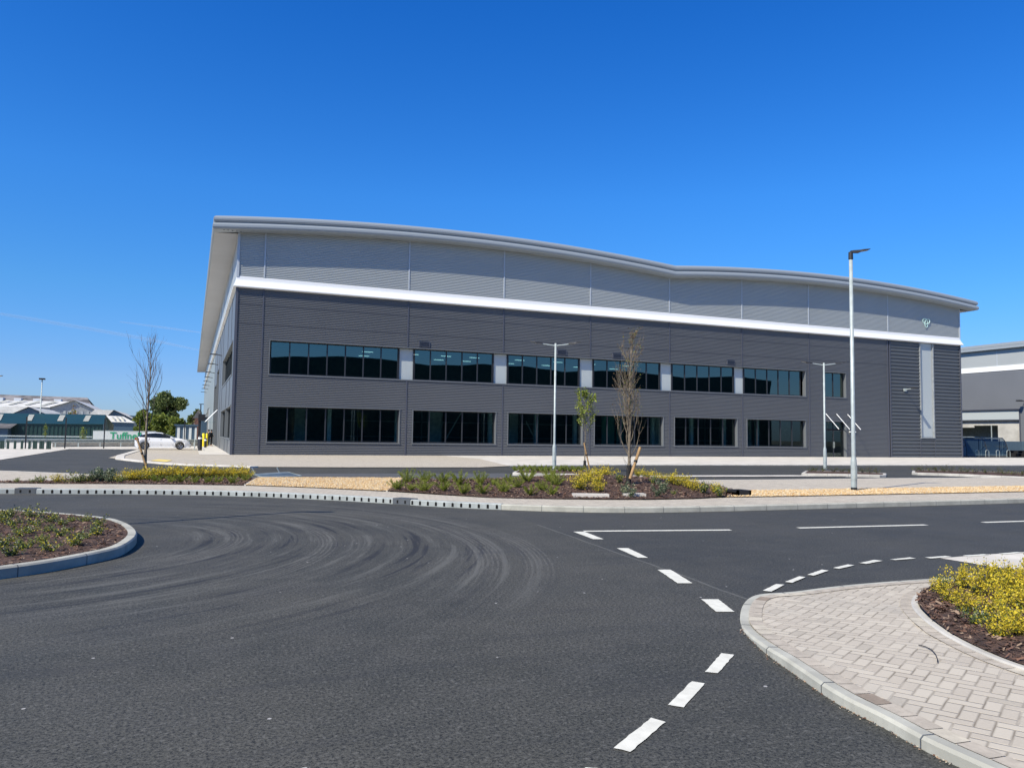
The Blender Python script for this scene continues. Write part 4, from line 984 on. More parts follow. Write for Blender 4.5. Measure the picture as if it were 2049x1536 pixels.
Gi = lambda a, b_: Vector((*G(a, b_, .15)[:2], iz(*G(a, b_, .15)[:2])))
row('broad', [(20, 1032, 1.1), (5, 1044, 1), (25, 1050, .9), (68, 1032, 1.1), (101, 1041, 1), (71, 1050, .9), (124, 1047, .9), (145, 1040, .6), (170, 1040, .8), (198, 1048, .9), (193, 1066, 1), (38, 1069, 1), (122, 1068, 1), (61, 1064, .8), (152, 1086, 1.1), (172, 1073, .8), (86, 1082, .8), (8, 1088, 1), (53, 1091, .9), (101, 1097, .9), (23, 1106, 1.1), (95, 1060, .7)], .62, 'leafy green and yellow shrub on the kerbed island at left, %s planted', 'shrubs on the kerbed island at left', Gi)
for i in range(14):
    a = srnd.uniform(-9.5, -2.6); b_ = srnd.uniform(11, 17)
    if inpoly(a, b_, II) and a < -.82*b_*.72: plant('broad', a, b_, iz(a, b_), .75, 'leafy shrub on the part of the island beyond the left edge of view', 'shrubs on the kerbed island outside the view')
Gr = lambda a, b_: G(a, b_, .10)
row('yellow', [(1880, 1184, .75), (1903, 1203, .8), (1925, 1172, 1.0), (1938, 1224, .75), (1962, 1190, 1.0), (1978, 1162, 1.1), (1992, 1224, .85), (2022, 1172, 1.1), (2012, 1198, 1.0), (2040, 1218, .9), (2014, 1254, .95), (1998, 1274, .72), (2036, 1270, .9), (2045, 1186, 1.1)], .63, 'yellow-leaved shrub in the near right bed, %s from its left tip', 'yellow shrubs of the near right bed', Gr)
row('broad', [(1953, 1250, .6), (1975, 1240, .6), (2000, 1165, .7), (1890, 1172, .5), (2022, 1235, .6)], .8, 'dark green shrub under the yellow ones in the near right bed, %s from the left', 'dark shrubs of the near right bed', Gr)
row('yellow', [(2075, 1190, 1.1), (2080, 1230, 1), (2085, 1270, 1), (2110, 1170, 1), (2120, 1240, 1), (2070, 1160, 1)], .7, 'yellow shrub just past the right edge of the view, %s of them', 'yellow shrubs past the right edge', Gr)
for i in range(26):
    a = srnd.uniform(6.6, 10.3); b_ = srnd.uniform(.2, 6.0)
    if inpoly(a, b_, bedR) and a > 1.05+b_*1.28: plant('yellow', a, b_, .09, .66, 'yellow shrub in the right bed beyond the right edge of the view', 'yellow shrubs of the right bed outside the view')
Gc = lambda a, b_: G(a, b_, FH)

# ---------------------------------------------------------------- car park islands
def island(name, pts, grp=None):
    P = V2([G(*q, FH)[:2] for q in pts]); 
    ar = sum(P[i-1].x*P[i].y-P[i].x*P[i-1].y for i in range(len(P)))
    if ar < 0: P.reverse()
    q = []
    for i in range(len(P)): a = P[i]; b_ = P[(i+1) % len(P)]; q += [a*.85+b_*.15, a*.15+b_*.85]
    kerb('kerb', q, 1, .14, FH, M['concrete'], closed=True)
    sheet('planting_bed', [tuple(p) for p in offring(q, .135)], FH-.005, M['soil'])
island('island', [(1024, 946), (1180, 948), (1195, 940.5), (1034, 939)])
island('island', [(1602, 946.5), (1690, 948), (1773, 950), (1774, 946), (1690, 942.5), (1612, 941)])
island('island', [(1824, 945), (1900, 947), (2013, 952), (2120, 956), (2140, 948), (1950, 942), (1826, 940)])
row('juniper', [(1032, 942), (1042, 941), (1056, 942), (1066, 941), (1076, 942), (1087, 942), (1098, 941.5), (1120, 942), (1130, 942), (1141, 942.5), (1152, 942), (1163, 942)], .82, 'spreading green shrub on the car park island, %s from the left beside the lamp post', 'green shrubs on the car park island', Gc)
row('scruffy', [(1622, 942.5), (1632, 943), (1645, 943), (1668, 944), (1684, 944), (1697, 944.5), (1712, 945), (1725, 945), (1740, 946), (1755, 946)], .85, 'thin dark shrub on the middle car park island, %s from the left', 'thin shrubs on the middle car park island', Gc)
row('scruffy', [(1832, 942), (1845, 942.5), (1858, 943), (1876, 943), (1890, 944), (1902, 944), (1922, 945), (1935, 945), (1950, 946), (1975, 947), (1998, 948), (2012, 949), (2028, 950), (2042, 951)], .95, 'thin dark shrub on the right car park island, %s from the left', 'thin shrubs on the right car park island', Gc)

# ---------------------------------------------------------------- loose cover: bark chips and gravel
def scatter(name, poly, zf, n, seed, kind, mats, lim=None, sc=1):
    rnd = random.Random(seed); mb = MB(); xs = [p[0] for p in poly]; ys = [p[1] for p in poly]; c = 0; P = [Vector(p[:2]) for p in poly]; it = 0
    while c < n and it < n*8:
        it += 1; x = rnd.uniform(min(xs), max(xs)); y = rnd.uniform(min(ys), max(ys))
        if lim and not lim(x, y): continue
        if not inpoly(x, y, P): continue
        c += 1; z = zf(x, y); mb.cm = rnd.randrange(len(mats))
        if kind == 'bark':
            s = rnd.uniform(.012, .042)*sc; a = rnd.uniform(0, 6.28); tl = rnd.uniform(-.5, .5); d = Vector((math.cos(a), math.sin(a), tl))*s; w = Vector((-math.sin(a), math.cos(a), rnd.uniform(-.7, .7)))*s*rnd.uniform(.2, .5); p = Vector((x, y, z+abs(d.z)*.6+rnd.uniform(.0, .012)))
            mb.quad(p-d-w, p+d-w*.6, p+d*.8+w, p-d*.9+w*.8)
        else:
            s = rnd.uniform(.018, .038); v = [Vector((x+s*rnd.uniform(.7, 1.3)*a, y+s*rnd.uniform(.7, 1.3)*b_, z+s*.35+s*rnd.uniform(.5, .8)*q)) for a, b_, q in ((1, 0, 0), (0, 1, 0), (-1, 0, 0), (0, -1, 0), (.1, .1, 1), (0, 0, -1))]
            k = len(mb.v); mb.v += [tuple(q) for q in v]
            for f in ((0, 1, 4), (1, 2, 4), (2, 3, 4), (3, 0, 4)): mb.f.append(tuple(k+i for i in f)); mb.m.append(mb.cm)
    o = mb.build(name, mats); o['kind'] = 'stuff'; return o
bk = [newmat('chip_%s' % n, c, .9)[0] for n, c in (('brown', (.115, .062, .040)), ('dark', (.045, .026, .020)), ('red', (.16, .085, .055)), ('pale', (.27, .19, .13)), ('mid', (.085, .05, .036)))]
gvm = [newmat('pebble_%s' % n, c, .8)[0] for n, c in (('sand', (.50, .34, .16)), ('cream', (.62, .49, .29)), ('ochre', (.38, .22, .08)), ('grey', (.42, .36, .27)), ('tan', (.52, .37, .19)))]
scatter('bark_mulch', [tuple(p) for p in II], iz, 15000, 1, 'bark', bk, lambda x, y: x > -.80*y+4.0, .7)
scatter('bark_mulch', bedR, lambda x, y: min(bz(x, y), fz(x, y)+.05), 17000, 2, 'bark', bk, lambda x, y: y > 2.2, .72)
scatter('bark_mulch', bed2, lambda x, y: hm(x, y)-.012, 15000, 3, 'bark', bk)
scatter('bark_mulch', bed1, lambda x, y: FH+.012, 6000, 4, 'bark', bk)
scatter('gravel', grav, lambda x, y: FH+.014, 15000, 5, 'stone', gvm)
scatter('gravel', gravr, lambda x, y: FH+.014, 16000, 6, 'stone', gvm, lambda x, y: x < 33)
# pale kerb stones lying in the mound, black gully box, fallen mesh panel
for i, (a, b_, lab) in enumerate((((1147, 992.5), (1219, 993), 'long white kerb stone sunk in the mulch, left one'), ((1252, 991.3), (1293, 991.3), 'white kerb stone sunk in the mulch behind the cream-edged shrub'))):
    p = Gm(*a); q = Gm(*b_); t = (q-p); t.z = 0; t.normalize(); n_ = Vector((-t.y, t.x, 0)); mb = MB(); z = min(p.z, q.z)
    Mx = Matrix(((t.x, n_.x, 0, p.x), (t.y, n_.y, 0, p.y), (0, 0, 1, z), (0, 0, 0, 1))); mb.box(0, (q-p).length, 0, .25, -.06, .06 if i == 0 else .05, Mx)
    tag(mb.build('kerb_stone', M['pale']), lab, 'kerb stone', 'kerb stones in the mulch')
a, b_ = G(1476, 993, FH), G(1508, 993, FH); mb = MB()
mb.box(a.x, b_.x, a.y, a.y+.06, FH-.02, FH+.16); mb.box(a.x, a.x+.06, a.y, a.y+.5, FH-.02, FH+.16); mb.box(b_.x-.06, b_.x, a.y, a.y+.5, FH-.02, FH+.16); mb.box(a.x, b_.x, a.y+.45, a.y+.5, FH-.02, FH+.16); mb.box(a.x, b_.x, a.y+.06, a.y+.45, FH, FH+.10)
tag(mb.build('gully_box', M['black']), 'black open gully box between the mound and the gravel strip', 'drain box')
t = thing('mesh_barrier', 'galvanised mesh barrier panel lying flat at the end of the golden hedge', 'barrier', tuple(G(510, 954, FH)))
c4 = [G(507, 949, FH+.12), G(577, 944.5, FH+.12), G(603, 952, FH+.03), G(524, 954.5, FH+.03)]
mb = MB(); mb.tube(c4+[c4[0]], .02, 6); mb.build('panel_frame', M['galv'], t)
mb = MB()
for k in range(1, 14): mb.tube([c4[0].lerp(c4[1], k/14), c4[3].lerp(c4[2], k/14)], .009, 4, False)
for k in range(1, 20): mb.tube([c4[0].lerp(c4[3], k/20), c4[1].lerp(c4[2], k/20)], .009, 4, False)
mb.build('mesh', M['galv'], t)
for a, b_ in (((504, 935), (511, 948)), ((554, 935), (560, 947))):
    q = G(*b_, FH); mb = MB(); r_ = FY(a[0], a[1], q.y); mb.tube([q, r_], .025, 6); mb.build('panel_foot', M['galv'], t)
# dropped strap on the near paving
mb = MB(); mb.tube([Vector((*G(1838+x*.24, 1284+y*.24, .1)[:2], fz(*G(1838+x*.24, 1284+y*.24, .1)[:2])+.012)) for x, y in ((0, 0), (60, 15), (110, 40), (140, 75), (158, 120), (158, 140))], .004, 5); tag(mb.build('cable_tie', M['black']), 'thin black cable tie curled on the block paving', 'cable tie')

# ---------------------------------------------------------------- white hatchback
def make_car(x0, y0):
    t = thing('parked_car', 'white five-door hatchback parked at the kerb by the side wall', 'car', (x0+2.2, y0+.9, .05))
    Lc = 4.36; Wd = .89
    def top(x):
        K = ((0, .80), (.05, .96), (.30, 1.10), (.62, 1.30), (1.05, 1.40), (1.55, 1.435), (2.0, 1.405), (2.4, 1.29), (2.8, 1.12), (3.12, .98), (3.6, .90), (4.0, .80), (4.22, .66), (4.33, .50), (4.36, .40))
        for (a, p), (b_, q) in zip(K, K[1:]):
            if a <= x <= b_: return p+(q-p)*(x-a)/(b_-a)
        return .4
    def belt(x): return min(top(x)-.001, 1.04-.035*x)
    def bot(x):
        z = .20 if .1 < x < 4.25 else .28
        for cx in (.78, 3.48):
            d = abs(x-cx)
            if d < .37: z = max(z, .31+math.sqrt(.37**2-d*d))
        return z
    def wid(x):
        return Wd*(1-.16*max(0, (.5-x)/.5)**2-.26*max(0, (x-3.6)/.76)**2)
    st = sorted(set([i*.05 for i in range(88)]+[Lc-.001])); B = MB(); Gs = MB()
    def sec(x, s):
        w = wid(x); b_ = belt(x); tp = top(x); zb_ = min(bot(x), b_-.06)
        hood = tp-b_ < .03
        rw_ = w*.70 if not hood else w*.80
        r = [(w*.93, zb_), (w*.985, zb_+(b_-zb_)*.35), (w, zb_+(b_-zb_)*.6), (w*.955, b_), (rw_+(.06 if not hood else .06), tp-.05 if not hood else tp-.005), (rw_*.8, tp), (0, tp+.015)]
        return [(x0+x, y0+.9+s*y, z+.05) for y, z in r]
    for s in (-1, 1):
        for xa, xb in zip(st, st[1:]):
            A = sec(xa, s); Z = sec(xb, s)
            for k in range(6):
                xm = (xa+xb)/2; isg = k == 3 and top(xm)-belt(xm) > .10 and .32 < xm < 2.86
                wsc = k in (4, 5) and (2.15 < xm < 3.05 or .12 < xm < .55)
                q = [A[k], Z[k], Z[k+1], A[k+1]]; q = q if s < 0 else q[::-1]
                (Gs if isg or wsc else B).poly(q)
    B.box(x0+.03, x0+Lc-.1, y0+.1, y0+1.7, .22, .28)
    for e in (0, Lc-.001):
        a = sec(e, -1); b_ = sec(e, 1); B.poly(a+b_[::-1][1:])
    B.build('body', M['carpaint'], t, smooth=False); Gs.build('windows', M['carglass'], t)
    for wx in (.78, 3.48):
        for s in (-1, 1):
            c_ = Vector((x0+wx, y0+.9+s*.80, .05+.32)); Mx = Matrix.Translation(c_) @ Matrix.Rotation(R(90)*(1 if s < 0 else -1), 4, 'X')
            mb = MB(); mb.lathe([(.21, -.1), (.30, -.1), (.325, -.06), (.325, .06), (.30, .095), (.215, .10), (.21, .02)], 28, Mx); w_ = mb.build('wheel', M['tyre'], t, smooth=True)
            mb = MB(); mb.lathe([(.0, .09), (.045, .09), (.05, .06)], 12, Mx); mb.lathe([(.215, .095), (.19, .085), (.20, .0)], 28, Mx)
            for k in range(5):
                a = k*2*math.pi/5; m2 = Mx @ Matrix.Rotation(a, 4, 'Z'); mb.box(.03, .20, -.026, .026, .045, .075, m2)
            mb.build('rim', M['rim'], w_)
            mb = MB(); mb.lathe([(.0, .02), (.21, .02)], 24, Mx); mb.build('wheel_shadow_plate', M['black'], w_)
    for s in (-1, 1):
        y = y0+.9+s*.80
        mb = MB(); mb.box(x0+.00, x0+.30, y-.10, y+.085*s+.02, .86, 1.0) if s > 0 else mb.box(x0+.00, x0+.30, y-.07, y+.10, .86, 1.0); mb.build('tail_light', M['redlight'], t)
        mb = MB(); yy = y0+.9+s*.70; mb.box(x0+3.86, x0+4.20, yy-.06, yy+.06, .66, .80); mb.build('headlight', M['headl'], t)
        mb = MB(); ym = y0+.9+s*.97; mb.box(x0+2.72, x0+2.86, ym-.09, ym+.09, 1.02, 1.15); mb.build('mirror', M['carpaint'], t)
    mb = MB(); mb.box(x0+4.12, x0+4.34, y0+.25, y0+1.55, .28, .44); mb.box(x0+4.2, x0+4.37, y0+.5, y0+1.3, .52, .66); mb.build('grille', M['black'], t)
    mb = MB(); mb.box(x0+1.0, x0+3.0, y0+.05, y0+.09, .22, .29); mb.build('sill', M['carpaint'], t)
    mb = MB()
    for xx_ in (1.12, 2.0, 2.92): mb.box(x0+xx_, x0+xx_+.012, y0+.02, y0+.03, .38, .98)
    mb.build('door_gap', M['black'], t)
make_car(-4.30, 72.2)

# ---------------------------------------------------------------- people by the side door
def person(label, x, y, seed, fac, white=False):
    t = thing('person', label, 'person', (x, y, .045), 'people talking by the side door')
    J = {'pelvis': (0, 0, .95), 'spine': (0, .01, 1.15), 'chest': (0, .02, 1.34), 'neck': (0, .0, 1.50), 'head': (0, -.03, 1.60), 'crown': (0, -.02, 1.74),
         'shL': (.17, .02, 1.42), 'elL': (.24, .0, 1.15), 'waL': (.16, -.20, 1.05), 'shR': (-.17, .02, 1.42), 'elR': (-.25, .03, 1.14), 'waR': (-.25, -.04, .88), 'haL': (.10, -.28, 1.08), 'haR': (-.25, -.06, .80),
         'hiL': (.09, 0, .90), 'knL': (.10, -.02, .50), 'anL': (.11, .02, .09), 'toL': (.13, -.14, .03), 'hiR': (-.09, 0, .90), 'knR': (-.11, -.04, .50), 'anR': (-.13, .0, .09), 'toR': (-.16, -.15, .03)}
    Eg = [('pelvis', 'spine'), ('spine', 'chest'), ('chest', 'neck'), ('neck', 'head'), ('head', 'crown'), ('chest', 'shL'), ('shL', 'elL'), ('elL', 'waL'), ('waL', 'haL'), ('chest', 'shR'), ('shR', 'elR'), ('elR', 'waR'), ('waR', 'haR'),
          ('pelvis', 'hiL'), ('hiL', 'knL'), ('knL', 'anL'), ('anL', 'toL'), ('pelvis', 'hiR'), ('hiR', 'knR'), ('knR', 'anR'), ('anR', 'toR')]
    rad = {'pelvis': .13, 'spine': .12, 'chest': .14, 'neck': .05, 'head': .085, 'crown': .06, 'sh': .06, 'el': .042, 'wa': .030, 'ha': .035, 'hi': .088, 'kn': .06, 'an': .042, 'to': .03}
    def skin(name, keys, grow, mat):
        ks = [k for k in J if k in keys]; me = bpy.data.meshes.new(name); me.from_pydata([Matrix.Rotation(fac, 3, 'Z') @ Vector(J[k]) for k in ks], [(ks.index(a), ks.index(b_)) for a, b_ in Eg if a in keys and b_ in keys], [])
        o = link(bpy.data.objects.new(name, me)); o.parent = t; me.materials.append(mat)
        m = o.modifiers.new('skin', 'SKIN')
        if not me.skin_vertices: 
            at = me.attributes.get('x')
        for i, k in enumerate(ks):
            r_ = rad.get(k, rad.get(k[:2], .05))+grow
            if me.skin_vertices: me.skin_vertices[0].data[i].radius = (r_, r_); me.skin_vertices[0].data[i].use_root = (i == 0)
        o.modifiers.new('sub', 'SUBSURF').levels = 1
        return o
    b_ = skin('body', set(J), 0, M['skin'])
    c_ = skin('clothing', set(J)-{'haL', 'haR', 'head', 'crown', 'toL', 'toR'}, .014, M['cloth'])
    mb = MB(); mb.lathe([(.098, 1.62), (.105, 1.68), (.085, 1.78), (.0, 1.82)], 12, Matrix.Rotation(fac, 4, 'Z') @ Matrix.Translation((0, .0, 0))); mb.build('hair', M['hair'], t, world=False, smooth=True)
    return t
pp = G(418, 890.5, .045); person('person in black clothes facing the door, one arm bent, beside the yellow posts', FY(417, 880, 90).x, 90.0, 1, R(-60))
person('person in black clothes nearer the wall, seen side-on by the side door', FY(422.5, 880, 91.5).x, 91.5, 2, R(60))

# ---------------------------------------------------------------- small things at the side of the warehouse
def cylthing(name, label, cat, x, y, z0, z1, r, mat, band=None, grp=None):
    t = thing(name, label, cat, (x, y, z0), grp); mb = MB(); mb.lathe([(r, z0), (r, z1-.04), (r*.9, z1), (0, z1)], 16, Matrix.Translation((x, y, 0))); mb.build('post', mat, t, smooth=True)
    if band: mb = MB(); mb.cyl(x, y, z1-.26, z1-.12, r*1.04, None, 16); mb.build('reflective_band', M['white'], t)
cylthing('bollard', 'thick black bollard with a white band nearest the side path', 'bollard', FY(400.8, 880, 70).x, 70.0, .04, 1.25, .165, M['black'], True, 'bollards by the side wall')
cylthing('bollard', 'slimmer dark bollard with a white band in front of the yellow posts', 'bollard', FY(411.5, 880, 83).x, 83.0, .04, .96, .12, M['black'], True, 'bollards by the side wall')
cylthing('bollard', 'left yellow bollard beside the person in black', 'bollard', FY(407.3, 880, 88).x, 88.0, .04, 1.42, .15, M['yellow'], False, 'yellow bollards by the side wall')
cylthing('bollard', 'right yellow bollard, slimmer one beside the person', 'bollard', FY(413.8, 880, 88.5).x, 88.5, .04, 1.42, .10, M['yellow'], False, 'yellow bollards by the side wall')
xq = lambda p_, y: FY(p_, 880, y).x
t = thing('access_post', 'tall black intercom and camera post beside the kerb', 'post', (xq(398, 80), 80, .04)); mb = MB(); mb.box(xq(395.5, 80), xq(401, 80), 79.9, 80.2, .04, FY(398, 842, 80).z); mb.build('post', M['black'], t)
mb = MB(); mb.box(xq(395, 80), xq(408.5, 80), 79.8, 80.3, FY(400, 842, 80).z, FY(400, 828.5, 80).z); mb.build('camera_box', M['black'], t); mb = MB(); mb.tube([(xq(399.5, 80), 80, FY(399, 829, 80).z), (xq(399, 80), 80, FY(399, 808, 80).z)], .05, 8); mb.box(xq(395.5, 80), xq(405, 80), 79.97, 80.03, FY(399, 809, 80).z, FY(399, 807.6, 80).z); mb.build('mast', M['black'], t)
t = thing('smoking_shelter', 'dark grey boxy shelter behind the black post', 'shelter', (xq(407, 99), 99, .04)); mb = MB(); mb.box(xq(401.5, 99), xq(412.5, 99), 99, 101.5, .04, FY(407, 836, 99).z); mb.build('cabin', M['navy'], t); mb = MB(); mb.box(xq(401, 99), xq(414.5, 99), 98.9, 101.6, FY(407, 836, 99).z, FY(407, 834, 99).z); mb.build('roof', M['black'], t)
t = thing('barrier_rail', 'small galvanised hoop rail at the kerb by the car', 'rail', (.1, 74, .04)); mb = MB()
for y in (70.5, 73.5): mb.tube([(.35, y, .04), (.35, y, .9), (.35, y+1.5, .9), (.35, y+1.5, .04)], .03, 6)
mb.build('hoop', M['galv'], t)

# ---------------------------------------------------------------- perimeter fence, guards, crash barrier
for x, y, s in ((-12.4, 73.9, 0), (-9.72, 74.9, 1), (-6.95, 76.4, 2), (-4.3, 78.2, 3), (-.55, 80.6, 4)):
    t = thing('fence_post', 'thin black fence post %s' % ('at far left among the timber guards', 'between the timber guards and the trailer', 'in front of the white trailer', 'rising behind the tail of the white car', 'behind the bonnet of the white car')[s], 'fence post', (x, y, 0), 'black fence posts')
    mb = MB(); mb.box(x-.045, x+.045, y-.045, y+.045, 0, 2.55); mb.build('post', M['black'], t); mb = MB(); mb.box(x-.055, x+.055, y-.055, y+.055, 2.55, 2.6); mb.build('cap', M['black'], t)
gx = [-16.4, -15.6, -14.7, -13.9, -13.62, -13.05, -12.6, -11.95, -11.65, -11.35, -11.05, -10.8, -10.5, -17.4, -18.6, -19.9]
xs_ = sorted(gx); xs_ = [FY(p_, 890, 72.5).x for p_ in (-60, -30, 2, 6, 16, 30, 44, 59, 68, 72, 81, 86, 95, 100)]
for i, x in enumerate(xs_):
    mb = MB(); w = .075; mb.box(x-w, x+w, 72.4, 72.6, .02, .62); mb.box(x-w, x+w, 72.39, 72.61, .62, .66)
    tag(mb.build('timber_guard', M['guard']), 'short dark green guard post in the row at far left, %s from the left' % ORD[i], 'guard post', 'dark guard posts at far left')
t = thing('crash_barrier', 'galvanised crash barrier running behind the white car', 'barrier', (-10, 84, 0)); a, b_ = Vector((-14.5, 77.5)), Vector((2.0, 92)); 
mb = MB(); n = 24
bpf = [(0, .42), (-.07, .47), (-.07, .53), (0, .585), (-.07, .64), (-.07, .70), (0, .75)]
d = (b_-a).normalized(); nn = Vector((d.y, -d.x))
for (u0, z0), (u1, z1) in zip(bpf, bpf[1:]):
    mb.quad((*(a-nn*u0), z0), (*(b_-nn*u0), z0), (*(b_-nn*u1), z1), (*(a-nn*u1), z1))
mb.build('rail', M['galv'], t)
for k in range(11): p = a.lerp(b_, k/10); mb = MB(); mb.box(p.x-.05, p.x+.05, p.y+.06, p.y+.16, 0, .72); mb.build('leg', M['galv'], t)
mb = MB(); mb.prism([(-11.5, 81), (2.2, 93.5), (2.2, 94.2), (-11.5, 81.8)], 0, .42); tag(mb.build('low_wall', M['concrete']), 'low pale concrete wall behind the crash barrier', 'wall')

# ---------------------------------------------------------------- lorry trailer with green lettering
def atY(px, Y): return FY(px, 870, Y).x
tY = 98.0; xa, xb = atY(186, tY), atY(309, tY)
t = thing('lorry_trailer', 'white lorry trailer with green lettering behind the crash barrier', 'trailer', ((xa+xb)/2, tY, 0))
zt = FY(240, 861.5, tY).z; mb = MB(); mb.box(xa, xb, tY, tY+2.5, .35, zt); mb.build('box_body', M['trailer'], t)
mb = MB(); mb.box(xa, xb, tY-.01, tY, zt-.07, zt); mb.box(xa-.01, xb, tY+.01, tY+2.4, .25, .35); mb.build('edge_rail', M['galv'], t)
cu = bpy.data.curves.new('lettering', 'FONT'); cu.body = 'Tuffnells'; cu.size = 1.35; cu.extrude = .01; cu.offset = .022
to = bpy.data.objects.new('lettering_source', cu); C.objects.link(to); bpy.context.view_layer.update()
me = bpy.data.meshes.new_from_object(to); bpy.data.objects.remove(to); me.materials.clear(); me.materials.append(M['txtgreen'])
lo = link(bpy.data.objects.new('lettering', me)); lo.parent = t; x_t = atY(220, tY)
wid_ = max(v.co.x for v in me.vertices); sx = (atY(291, tY)-x_t)/wid_
lo.rotation_euler = (R(90), 0, 0); lo.scale = (sx, .82, 1); lo.location = (x_t-t.location.x, -.03, .62)
for k in range(4):
    mb = MB(); x = xa+1.0+k*1.1 if k < 2 else xb-2.4+(k-2)*1.2; mb.tube([(x, tY+.05, .42), (x, tY+.35, .42)], .42, 18); mb.build('wheel', M['tyre'], t)

# ---------------------------------------------------------------- sheds and trees in the distance
def P2(px, py, Y): p = FY(px, py, Y); return (p.x, p.z)
def shed(label, Y, dep, wall, roofm, gable, ribm=True, name='shed', grp='old sheds beyond the estate', z0=0.0):
    """gable: list of px points of the end elevation (left eave, apex, right eave)"""
    pts = [P2(a, b_, Y) for a, b_ in gable]; t = thing(name, label, 'shed', (pts[0][0], Y, 0), grp)
    out = [(pts[0][0], z0)]+pts+[(pts[-1][0], z0)]; mb = MB(); mb.prismY(out, Y, Y+dep); mb.build('wall', wall, t)
    return t, pts
def ribsheet(name, mat, parent, x0, x1, Y, z0, z1, p=.9):
    mb = MB(); x = x0
    while x < x1: mb.box(x, min(x+p*.45, x1), Y-.06, Y, z0, z1); x += p
    mb.build(name, mat, parent)
# long old roof at the very back
Y = 240; t = thing('old_factory', 'long factory with mottled asbestos roof and white roof lights at the back', 'factory', (FY(90, 860, Y).x, Y, 0), 'old sheds beyond the estate')
A = [FY(-80, 786, Y), FY(175, 795.5, Y), FY(192, 826, Y-12), FY(-80, 822, Y-12)]
mb = MB(); mb.quad(A[3], A[2], A[1], A[0]); mb.quad(A[0], A[1], A[1]+Vector((3, 14, -5)), A[0]+Vector((0, 14, -5))); mb.build('roof', M['asb'], t)
mb = MB(); mb.box(A[3].x, A[2].x-.5, Y-11.5, Y+12, 0, A[2].z-.1); mb.build('wall', M['asb'], t)
for px in (-30, 3, 39, 77, 118): q = FY(px, 794.5+px*.03, Y-2.5); mb = MB(); mb.box(q.x-.8, q.x+.8, q.y-2.5, q.y+1.5, q.z-1.9, q.z-.15); mb.build('roof_light', M['white'], t)
# white-roofed grey warehouse: long eaves roof running left from the gable
Y = 190; t, p = shed('grey ribbed warehouse with bright white roof and broad gable', Y, 30, M['greyrib'], None, [(101, 815), (148, 802), (190, 820)], name='gabled_warehouse')
mb = MB(); x0, z0 = p[0]; x1, z1 = p[1]; xl = FY(-120, 815, Y).x
mb.quad((xl, Y-.7, z0), (x0, Y-.7, z0), FY(148, 803, Y+8), (xl, Y+8, FY(60, 804, Y+8).z)); mb.quad((x0-.2, Y-.6, z0), (x1, Y-.6, z1+.1), (x1, Y+30, z1+.1), (x0-.2, Y+30, z0)); mb.quad((x1, Y-.6, z1+.25), (p[2][0]+.2, Y-.6, p[2][1]), (p[2][0]+.2, Y+30, p[2][1]), (x1, Y+30, z1+.25))
mb.build('roof', M['whiteroof'], t); mb = MB(); mb.box(xl, x0, Y-.4, Y+6, 0, z0); mb.build('side_wall', M['greyrib'], t)
mb = MB()
for k in range(9):
    x = x0-2-k*3.0; mb.quad((x, Y+.8, z0+.38), (x+.7, Y+.8, z0+.38), (x+2.6, Y+6.2, z0+1.65), (x+1.9, Y+6.2, z0+1.65))
mb.build('roof_lights', M['skylt'], t); ribsheet('cladding_ribs', M['lightclad'], t, x0+.2, p[2][0]-.2, Y-.02, 0, min(z0, p[2][1])-.3, 1.1)
Y = 150; t, p = shed('low navy gable shed with white roof at far left', Y, 25, M['navy'], None, [(20, 829.5), (58, 815.5), (92, 829)], name='navy_shed')
mb = MB(); mb.quad((FY(-90, 829, Y).x, Y-.4, p[0][1]), (p[0][0], Y-.4, p[0][1]), (p[1][0], Y-.4, p[1][1]+.15), (FY(-50, 815, Y).x, Y-.4, p[1][1]+.15)); mb.quad((p[0][0]-.1, Y-.4, p[0][1]+.1), (p[1][0], Y-.4, p[1][1]+.15), (p[1][0], Y+25, p[1][1]+.15), (p[0][0]-.1, Y+25, p[0][1]+.1)); mb.quad((p[1][0], Y-.4, p[1][1]+.15), (p[2][0], Y-.4, p[2][1]+.1), (p[2][0], Y+25, p[2][1]+.1), (p[1][0], Y+25, p[1][1]+.15)); mb.build('roof', M['whiteroof'], t)
Y = 165; t, p = shed('navy gabled shed with white roof right of the green shed', Y, 30, M['navy'], None, [(190, 832), (228, 821.5), (264, 838)], name='navy_shed')
mb = MB(); xl = FY(178, 821, Y).x; mb.quad((xl, Y-.4, p[1][1]-.9), (p[0][0]+2.2, Y-.4, p[1][1]-.9), (p[1][0], Y-.4, p[1][1]+.12), (xl+1, Y-.4, p[1][1]+.12)); mb.quad((p[0][0]-.1, Y-.4, p[0][1]+.1), (p[1][0], Y-.4, p[1][1]+.15), (p[1][0], Y+30, p[1][1]+.15), (p[0][0]-.1, Y+30, p[0][1]+.1)); mb.quad((p[1][0], Y-.4, p[1][1]+.15), (p[2][0], Y-.4, p[2][1]+.1), (p[2][0], Y+30, p[2][1]+.1), (p[1][0], Y+30, p[1][1]+.15)); mb.build('roof', M['whiteroof'], t)
Y = 140; t = thing('lean_to_shed', 'small shed with sloping white roof and navy wall beside the trees', 'shed', (FY(240, 860, Y).x, Y, 0), 'old sheds beyond the estate')
mb = MB(); mb.quad(FY(214, 843.5, Y), FY(270, 845.5, Y), FY(247, 833, Y+7), FY(213, 831, Y+7)); mb.build('roof', M['whiteroof'], t)
a = FY(216, 845, Y+.3); b_ = FY(268, 846, Y+.3); mb = MB(); mb.box(a.x, b_.x, Y+.3, Y+7, 0, a.z); mb.build('wall', M['navy'], t)
mb = MB()
for px in (228, 237, 246): mb.quad(FY(px, 841, Y+1)+Vector((0, 0, .12)), FY(px+4, 841, Y+1)+Vector((0, 0, .12)), FY(px-1, 835, Y+5)+Vector((0, 0, .12)), FY(px-5, 835, Y+5)+Vector((0, 0, .12)))
mb.build('roof_lights', M['skylt'], t)
